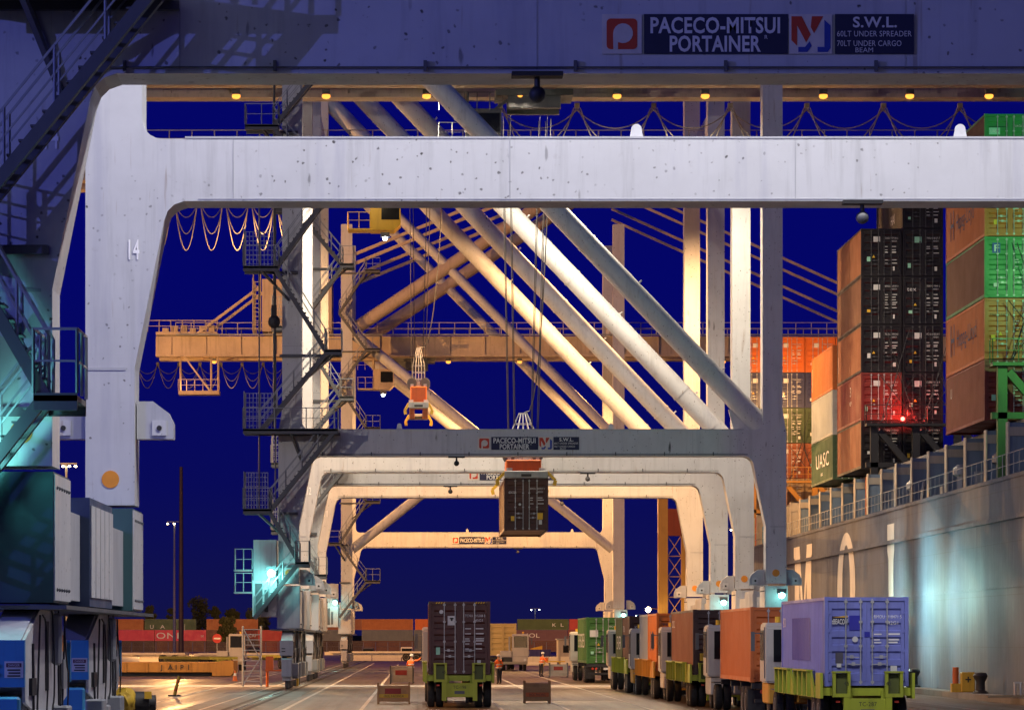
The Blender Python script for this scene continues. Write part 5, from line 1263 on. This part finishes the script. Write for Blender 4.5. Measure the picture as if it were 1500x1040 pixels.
# ------------------------------------------------------------------ background yard
def yard_box(x_left_px, x_right_px, tier, label, mname, colr, side=None, y=845.0):
    s_ = FPX / y
    x1 = (x_right_px - 612) / s_; x0 = (x_left_px - 612) / s_
    Ln = 12.19
    return cont(label, mname, colr, (x0 + Ln, y + 1.22, 2.6 * (tier - 1)), Ln=Ln, H=2.59, rz=R(90), group='containers stacked at the back of the yard', simple=True, side=side, dirt=0.3, rust=0.2)
PINK = (0.62, 0.045, 0.10)
yard_box(227, 302, 2, 'pink container lettered ONE at the back of the yard', 'magenta pink', PINK, [('ONE', LETTER, 12.0, 0.55, 6.3, 1.45), ('ONE', LETTER, 1.3, 0.9, 0.7, 0.5)])
yard_box(151, 226, 2, 'plain pink container left of the one lettered ONE', 'magenta pink', PINK)
yard_box(212, 287, 3, 'dark green container lettered UASC above the pink row', 'dark green', C_DKGREEN, [('U', LETTER, 11.0, 0.3, 0.9, 0.9), ('A', LETTER, 8.5, 0.3, 1.1, 0.9), ('C', LETTER, 4.2, 0.3, 1.0, 0.9), ('|', LETTER, 2.8, 0.2, 0.16, 1.2)])
yard_box(135, 210, 3, 'orange brown container left of the dark green UASC one', 'rust orange', (0.40, 0.12, 0.025))
yard_box(302.6, 352, 3, 'orange container behind the low trees at left', 'rust orange', (0.40, 0.12, 0.025))
yard_box(302.6, 352, 2, 'brown container right of the pink row', 'dark brown', C_BROWN)
yard_box(353.5, 412, 2, 'red container with small white CAI letters behind the crane legs', 'poppy red', (0.45, 0.035, 0.035), [('CAI', LETTER, 10.5, 0.9, 1.7, 0.8)])
yard_box(530, 607, 3, 'faded orange container on the grey row left of the maroon truck', 'rust orange', (0.40, 0.12, 0.025))
yard_box(608, 683, 3, 'bright orange container at the end of the row left of the maroon truck', 'bright orange', (0.62, 0.14, 0.02))
yard_box(455, 530, 3, 'dull orange container at the back behind the crane 11 legs', 'rust brown', C_RUST)
yard_box(530, 605, 2, 'grey corrugated container row behind the white barrier', 'slate grey', (0.13, 0.14, 0.15))
yard_box(606, 681, 2, 'grey corrugated container just left of the maroon truck', 'slate grey', (0.13, 0.14, 0.15))
yard_box(440, 515, 2, 'grey container behind the crane 11 legs', 'slate grey', (0.13, 0.14, 0.15))
yard_box(756, 831, 2, 'purple brown container lettered MOL at the back of the yard', 'purple brown', (0.14, 0.06, 0.08), [('MOL', LETTER, 10.8, 0.8, 4.2, 1.0)])
yard_box(832, 907, 2, 'dull red container behind the bright green one', 'oxide red', C_RED)
yard_box(683, 756, 2, 'purple brown container behind the oncoming truck', 'purple brown', (0.14, 0.06, 0.08))
yard_box(758, 833, 3, 'olive container stacked on the purple one lettered MOL', 'olive green', (0.06, 0.10, 0.03), [('K', LETTER, 4.0, 0.8, 1.0, 0.8), ('L', LETTER, 2.0, 0.8, 0.8, 0.8)])
yard_box(834, 909, 3, 'dark red container stacked at the back above the green truck', 'poppy red', (0.45, 0.035, 0.035))
for i, (a, nm, cl) in enumerate(((151, 'umber', C_DARK), (227, 'dark brown', C_BROWN), (303, 'umber', C_DARK), (379, 'oxide red', C_RED), (455, 'umber', C_DARK), (531, 'dark brown', C_BROWN), (607, 'slate grey', (0.13, 0.14, 0.15)), (683, 'umber', C_DARK), (759, 'dark brown', C_BROWN), (835, 'umber', C_DARK))):
    yard_box(a, a + 75, 1, f'{nm} ground level container at the back, under the one {("left of ONE","lettered ONE","behind the low trees","lettered CAI","behind the crane 11 legs","grey at the white barrier","bright orange","behind the oncoming truck","lettered MOL","above the green truck")[i]}', nm, cl)

# fence, barriers, cars
t = thing('mesh_fence', 'wire mesh fence along the back of the yard before the container rows', 'fence', (0, 640, 0))
FW = flat('fence wire', (0.16, 0.15, 0.14), 0.6)
for i in range(46): MB().tube((-56 + i * 2.2, 0, 0), (-56 + i * 2.2, 0, 2.4), 0.05, 6).build('fence_post', GALV, t)
mb = MB()
for z in (0.1, 0.8, 1.6, 2.38): mb.bar((-56, 0, z), (43, 0, z), 0.05)
for i in range(330): mb.bar((-56 + i * 0.3, 0.02, 0.1), (-55.4 + i * 0.3, 0.02, 2.3), 0.02); mb.bar((-55.4 + i * 0.3, -0.02, 0.1), (-56 + i * 0.3, -0.02, 2.3), 0.02)
o = mb.build('fence_mesh', FW, t); o['kind'] = 'stuff'
def barrier(x, y, lab, rz=0):
    o = MB().prism([(-0.3, 0), (0.3, 0), (0.3, 0.12), (0.14, 0.4), (0.1, 0.95), (-0.1, 0.95), (-0.14, 0.4), (-0.3, 0.12)], -1.9, 1.9, 'yz').build('concrete_barrier', CABWHITE, None, (x, y, 0), (0, 0, rz))
    return tag(o, lab, 'barrier', 'white concrete barriers at the back of the yard')
for i in range(4): barrier(-8.0 + 3.9 * i, 468, f'white concrete barrier {("below the far crane leg","left of the pickup","under the pickup","at the right end by the maroon truck")[i]}')
for i in range(3): barrier(-31 + 3.9 * i, 420, f'white concrete barrier at left beyond the rusty platform, {("left","middle","right")[i]} of three')
for i in range(3): barrier(13.0 + 4.2 * i, 380, f'white concrete barrier behind the grey bin, {("left","middle","right")[i]} of three')
def car(label, x, y, colr, nm, pickup=False, rz=0):
    t = thing('pickup_truck' if pickup else 'parked_car', label, 'pickup' if pickup else 'car', (x, y, 0), rz, 'cars parked at the back of the yard')
    m = paint(nm + ' car paint', colr, 0.3, 0.2, 0.0)
    MB().prism([(-2.3, 0.4), (2.3, 0.4), (2.35, 0.7), (2.2, 0.98), (-2.3, 1.05)], -0.92, 0.92, 'yz').bevel(0.08, 2).build('body', m, t)
    q = [(-1.3, 1.02), (1.0, 1.02), (0.4, 1.68), (-0.8, 1.7)] if not pickup else [(-1.2, 1.02), (1.2, 1.02), (0.75, 1.78), (-0.9, 1.8)]
    cb = MB().prism(q, -0.80, 0.80, 'yz').bevel(0.06, 2).build('cabin', m, t)
    zt_ = q[2][1] - 0.1
    MB().prism([(-1.15, 1.1), (-1.17, 1.1), (-0.88, zt_), (-0.86, zt_)], -0.68, 0.68, 'yz').build('rear_window', GLASS, cb)
    MB().box(-0.82, 0.82, -0.6, 0.4, 1.15, zt_ - 0.05).build('side_window', GLASS, cb)
    MB().box(-0.68, 0.68, -1.29 if not pickup else -1.14, -1.0, 1.12, zt_ - 0.08).build('rear_window', GLASS, cb)
    for sg in (-1, 1):
        MB().box(sg * 0.75 - 0.1, sg * 0.75 + 0.1, -2.36, -2.305, 0.72, 0.92).build('tail_lamp', SIGNRED, t)
        for yy in (-1.4, 1.45): 
            w = inst('tyre', TY, RUBBER, t, (sg * 0.82, yy, 0.35), (0, 0, 0 if sg < 0 else PI)); w.scale = (0.65, 0.65, 0.65); inst('rim', RI, RIM, w)
    return t
car('white pickup parked behind the white barrier', -1.5, 482, (0.6, 0.58, 0.52), 'white', True)
car('dark car parked beyond the yellow chassis at left', -24.0, 520, (0.02, 0.02, 0.025), 'black')
car('small grey car left of the white pickup', -7.0, 500, (0.12, 0.11, 0.1), 'grey')
t = thing('skip', 'dark blue steel skip with yellow lid beneath the lettered purple container', 'skip', (15.8, 459, 0))
MB().prism([(-1.2, 0.1), (1.2, 0.1), (1.45, 1.5), (-1.45, 1.5)], 0, 1.6).build('skip_body', paint('deep violet blue', (0.03, 0.03, 0.16), 0.5), t)
for i in range(5): MB().bar((-1.0 + i * 0.5, -0.03, 0.1), (-1.15 + i * 0.58, -0.03, 1.45), 0.08).build('rib', paint('deep violet blue', (0.03, 0.03, 0.16), 0.5), t)
MB().prism([(-1.3, 1.52), (0.3, 1.52), (0.3, 2.0), (-0.9, 1.7)], 0.1, 1.5).build('lid', YELLOW, t)
t = thing('gatehouse', 'pale grey site office box behind the grey bin at right', 'office', (18.6, 430, 0))
MB().box(-1.6, 1.6, 0, 5, 0.15, 2.75).bevel(0.03).build('wall', PALEBIN, t); MB().box(-1.75, 1.75, -0.15, 5.2, 2.76, 2.9).build('roof', GALV, t)
MB().box(-1.0, -0.2, -0.03, -0.003, 1.2, 2.1).build('window', GLASS, t); MB().box(0.4, 1.2, -0.03, -0.003, 0.2, 2.2).build('door', DKSTEEL, t)
t = thing('dark_mast', 'tall dark unlit steel mast rising behind the lit light mast', 'mast', (-40.0, 600, 0))
MB().tube((0, 0, 0), (0, 0, 32), 0.45, 12, 0.30).build('pole', paint('dark brown mast paint', (0.09, 0.06, 0.055), 0.6), t, smooth=True); MB().tube((0, 0, 0), (0, 0, 0.6), 0.7, 12).build('base', CONC, t)
light_mast((-49.5, 500, 0), 27.5, 'lit yellow mast head seen between the two legs of the nearest crane', [], 0, SODIUM, BULB_WARM, n=4)
light_mast((38, 1150, 0), 13, 'small far street lamp between the maroon truck and the green truck', [], 0, SODIUM, BULB_WHITE, n=2)
light_mast((72, 1150, 0), 11, 'small far double lamp left of the bright green container', [], 0, SODIUM, BULB_TEAL, n=2)
# further unseen masts, added only to brighten the yard, trucks and cranes
light_mast((-80, 400, 0), 26, 'added mast outside the picture brightening the left yard', [(-16, 430, 0)], 420000, (1.0, 0.45, 0.12), BULB_WARM, 140)
light_mast((64, 740, 0), 26, 'added hidden mast far off brightening the back container rows', [(20, 845, 3)], 170000, SODIUM, BULB_WARM, 150)
light_mast((-58, 240, 0), 26, 'added mast outside the picture warming truck and ship sides', [(-4, 256, 4)], 95000, (1.0, 0.50, 0.17), BULB_WARM, 165)
light_mast((-46, 296, 0), 26, 'added mast outside the picture brightening the far crane', [(-8, 352, 31)], 90000, (1.0, 0.46, 0.13), BULB_WARM, 110)
light_mast((-33, 150, 0), 26, 'added mast outside the picture brightening the truck lanes', [(-4, 122, 0), (-4, 152, 0)], 62000, (1.0, 0.42, 0.09), BULB_WARM, 54)
light_mast((-34, 207, 0), 26, 'added mast outside the picture brightening ground and trucks behind crane 12', [(-4, 208, 0)], 68000, (1.0, 0.42, 0.09), BULB_WARM, 56)
light_mast((-64, 128, 0), 26, 'added mast beyond the left edge brightening the front of crane 12', [(-4, 188, 12)], 40000, (1.0, 0.86, 0.74), BULB_WARM, 165)

# far orange harbour tower beyond crane 11
OCH = paint('ochre tower paint', (0.55, 0.30, 0.06), 0.5, 0.4, 0.3)
t = thing('lattice_tower', 'orange lattice tower with a brown top box at the quay edge beyond crane 11', 'tower', (23.4, 330, 0))
MB().box(-1.05, -0.15, 0, 0.9, 0, 16.2).build('column', OCH, t); MB().box(1.1, 1.5, 0, 0.4, 0, 15).build('column', OCH, t)
MB().box(-0.148, 1.7, 0, 1.6, 12.4, 14.9).build('top_box', paint('red brown box paint', (0.30, 0.06, 0.02), 0.6), t)
for i in range(6):
    z = 1.0 + i * 1.9
    MB().bar((-0.15, 0.2, z), (1.1, 0.2, z + 1.9 if i % 2 else z + 1.8), 0.07).build('lattice_bar', OCH, t); MB().bar((1.1, 0.25, z), (-0.15, 0.25, z + 1.85), 0.07).build('lattice_bar', OCH, t); MB().bar((-0.15, 0.3, z), (1.1, 0.3, z), 0.08).build('lattice_bar', OCH, t)
lamp('tower_lamp_beam', 'POINT', (21.2, 326.5, 5.4), 1800, (1.0, 0.7, 0.25), radius=0.2)
MB().bar((-1.05, 0, 5.6), (-2.2, -3.2, 5.6), 0.07).build('lamp_arm', OCH, t); MB().ball((-2.2, -3.4, 5.5), 0.25, 2).build('lamp_bulb', BULB_WARM, t, smooth=True)

# trees along the horizon
LEAF = flat('dark foliage', (0.07, 0.075, 0.025), 0.8); BARK = flat('bark', (0.06, 0.045, 0.035), 0.9)
def tree(label, x, y, h, w, seed):
    rnd = random.Random(seed)
    t = thing('broadleaf_tree', label, 'tree', (x, y, 0), rnd.uniform(0, 6), 'trees on the horizon behind the yard')
    mb = MB(); mb.tube((0, 0, 0), (0.1, 0, h * 0.5), 0.28, 9, 0.18)
    for i in range(6):
        a = rnd.uniform(0, 6.28); r = w * 0.3; mb.tube((0.1, 0, h * rnd.uniform(0.3, 0.5)), (r * math.cos(a), r * math.sin(a), h * rnd.uniform(0.6, 0.85)), 0.11, 6, 0.04)
    mb.build('trunk', BARK, t)
    mb = MB()
    for c_ in range(40):
        a = rnd.uniform(0, 6.28); rr = rnd.uniform(0.05, 0.46) * w; cz = h * rnd.uniform(0.30, 0.92); k = 1 - abs(cz / h - 0.60) * 1.2
        cx_, cy_ = rr * k * math.cos(a), rr * k * math.sin(a); cr = w * rnd.uniform(0.11, 0.21)
        for q in range(60):
            v = Vector((rnd.gauss(0, 1), rnd.gauss(0, 1), rnd.gauss(0, 0.8))); v = v.normalized() * cr * rnd.uniform(0.5, 1.1)
            p = Vector((cx_, cy_, cz)) + v; u = Vector((rnd.uniform(-1, 1), rnd.uniform(-1, 1), rnd.uniform(-1, 1))).normalized() * 0.34; w2 = u.orthogonal().normalized() * 0.26
            mb.quad(p - u, p + w2, p + u, p - w2)
    mb.build('crown', LEAF, t)
    return t
for i, (px, top, wpx, lab) in enumerate(((219, 884, 24, 'small round tree just right of the nearest crane leg'), (250, 887, 14, 'slim dark tree beside the light mast'), (291, 872, 38, 'largest tree right of the dark mast'), (316, 884, 18, 'narrow tree just right of the largest one'), (340, 886, 24, 'round tree above the brown container'), (333, 902, 30, 'low bushy tree in front of the brown container'), (372, 890, 30, 'dark tree left of the crane 12 electrical house'), (385, 897, 26, 'low tree touching the crane 12 electrical house'))):
    y = 880 + 12 * (i % 3) if i != 5 else 815; s_ = FPX / y
    tree(lab, (px - 612) / s_, y, CAMH + (938 - top) / s_, wpx / s_, 30 + i)
# low far land and roofs along the horizon
hb = MB().prism([(-900, 0), (-900, 5), (-300, 7), (-60, 5), (100, 6), (400, 8), (900, 5), (900, 0)], 1800, 1900).build('far_land', flat('far land', (0.015, 0.015, 0.018), 0.9)); tag(hb, None, kind='structure')

# ------------------------------------------------------------------ people
SKIN = flat('skin', (0.42, 0.24, 0.16), 0.6); VEST = paint('orange safety vest', (0.85, 0.16, 0.02), 0.6, 0.15, 0.0); TROUS = flat('dark blue trousers', (0.02, 0.022, 0.035), 0.8); HELM = flat('white helmet', (0.7, 0.7, 0.68), 0.4); BOOT = flat('black boots', (0.02, 0.018, 0.016), 0.7)
def skinmesh(name, verts, edges, radii, root=0, levels=1, extra=None):
    me = bpy.data.meshes.new(name); me.from_pydata(verts, edges, [])
    o = bpy.data.objects.new(name, me); COL.objects.link(o)
    md = o.modifiers.new('skin', 'SKIN'); md.use_smooth_shade = True
    for i, r in enumerate(radii):
        sv = me.skin_vertices[0].data[i]; sv.radius = (r, r) if not isinstance(r, tuple) else r; sv.use_root = (i == root)
    sb = o.modifiers.new('sub', 'SUBSURF'); sb.levels = levels; sb.render_levels = levels
    dg = bpy.context.evaluated_depsgraph_get(); m2 = bpy.data.meshes.new_from_object(o.evaluated_get(dg)); m2.name = name
    bpy.data.objects.remove(o); bpy.data.meshes.remove(me)
    if extra:
        bm = bmesh.new(); bm.from_mesh(m2); extra(bm); bm.to_mesh(m2); bm.free()
    m2.polygons.foreach_set('use_smooth', [True] * len(m2.polygons))
    return m2
def person(label, loc, rz, arms, lean=0.0):
    t = thing('person', label, 'person', loc, rz)
    V = [(0, 0, 0.95), (0, lean * 0.5, 1.2), (0, lean, 1.42), (0, lean + 0.01, 1.53), (0, lean + 0.03, 1.62), (0, lean + 0.03, 1.72)]
    Ed = [(0, 1), (1, 2), (2, 3), (3, 4), (4, 5)]; Rr = [(0.15, 0.11), (0.14, 0.10), (0.16, 0.10), 0.055, 0.085, 0.08]
    legs = []; armsI = []
    for sg in (-1, 1):
        b_ = len(V); st = 0.10 * sg
        V += [(0.09 * sg, 0, 0.90), (0.10 * sg, 0.02 + st * 0.3, 0.50), (0.11 * sg, -0.02 + st * 0.3, 0.09), (0.12 * sg, 0.14 + st * 0.3, 0.05)]
        Rr += [0.095, 0.062, 0.042, 0.04]; Ed += [(0, b_), (b_, b_ + 1), (b_ + 1, b_ + 2), (b_ + 2, b_ + 3)]; legs.append(b_)
    for sg, (el, wr) in zip((-1, 1), arms):
        b_ = len(V); sh = (0.20 * sg, lean, 1.40)
        V += [sh, (el[0] * sg, el[1] + lean, el[2]), (wr[0] * sg, wr[1] + lean, wr[2])]
        Rr += [0.055, 0.042, 0.03]; Ed += [(2, b_), (b_, b_ + 1), (b_ + 1, b_ + 2)]; armsI.append(b_)
        e_, w_ = Vector(V[b_ + 1]), Vector(V[b_ + 2]); d = (w_ - e_).normalized(); side = d.cross(Vector((0, 1, 0.01))).normalized()
        pb = len(V); V.append(tuple(w_ + d * 0.07)); Rr.append((0.032, 0.02)); Ed.append((b_ + 2, pb))
        for f_, ln in ((-1.5, 0.062), (-0.5, 0.08), (0.5, 0.085), (1.5, 0.075)):
            i0 = len(V); q0 = w_ + d * 0.085 + side * 0.017 * f_
            V += [tuple(q0 + d * ln * 0.5), tuple(q0 + d * ln * 0.9 + Vector((0, 0.02, 0)))]; Rr += [0.008, 0.007]; Ed += [(pb, i0), (i0, i0 + 1)]
        i0 = len(V); V.append(tuple(w_ + d * 0.06 - side * 0.05)); Rr.append(0.009); Ed.append((pb, i0))
    def face(bm):
        for c_, r in (((0, lean + 0.125, 1.655), 0.016), ((0.085, lean + 0.02, 1.66), 0.022), ((-0.085, lean + 0.02, 1.66), 0.022), ((0.03, lean + 0.105, 1.685), 0.01), ((-0.03, lean + 0.105, 1.685), 0.01)):
            bmesh.ops.create_icosphere(bm, subdivisions=1, radius=r, matrix=Matrix.Translation(c_))
    inst('body', skinmesh('body', V, Ed, Rr, 0, 1, face), SKIN, t)
    inst('safety_vest', skinmesh('safety_vest', [(0, 0, 0.88), (0, lean * 0.5, 1.2), (0, lean, 1.42), (0.19, lean, 1.42), (-0.19, lean, 1.42)], [(0, 1), (1, 2), (2, 3), (2, 4)], [(0.20, 0.15), (0.19, 0.14), (0.19, 0.135), 0.085, 0.085]), VEST, t)
    for z in (1.0, 1.18): MB().lathe([(0.205, -0.025), (0.205, 0.025)], (0, lean * 0.5, z), 'z', 20).build('reflective_band', STICK, t)
    for b_ in armsI:
        inst('sleeve', skinmesh('sleeve', [V[b_], V[b_ + 1], tuple(Vector(V[b_ + 1]).lerp(Vector(V[b_ + 2]), 0.8))], [(0, 1), (1, 2)], [0.075, 0.058, 0.045]), VEST, t)
    for b_ in legs:
        inst('trouser_leg', skinmesh('trouser_leg', [(V[b_][0], 0, 0.95), V[b_], V[b_ + 1], V[b_ + 2]], [(0, 1), (1, 2), (2, 3)], [0.12, 0.115, 0.085, 0.065]), TROUS, t)
        inst('boot', skinmesh('boot', [(V[b_ + 2][0], V[b_ + 2][1], 0.14), (V[b_ + 2][0], V[b_ + 2][1], 0.06), V[b_ + 3]], [(0, 1), (1, 2)], [0.055, 0.058, 0.05]), BOOT, t)
    MB().lathe([(0.135, 1.70), (0.12, 1.715), (0.115, 1.76), (0.085, 1.81), (0.03, 1.83)], (0, lean + 0.03, 0), 'z', 18).build('helmet', HELM, t, smooth=True)
    return t
person('person in orange vest, back turned, one arm raised, left of the maroon truck', (-0.42, 222, 0), R(-25), (((0.30, 0.05, 1.15), (0.30, 0.2, 0.95)), ((0.42, 0.16, 1.42), (0.52, 0.32, 1.62))), 0.04)
person('person in orange vest and dark trousers standing right of the maroon container', (5.0, 218, 0), R(30), (((0.28, 0.05, 1.14), (0.22, 0.26, 1.05)), ((0.28, 0.02, 1.14), (0.24, 0.22, 1.0))), 0.06)
person('person in orange working clothes leaning beside the grey bin near the green container', (9.1, 262, 0), R(-60), (((0.27, 0.1, 1.14), (0.24, 0.32, 1.0)), ((0.27, 0.1, 1.14), (0.24, 0.34, 1.02))), 0.12)
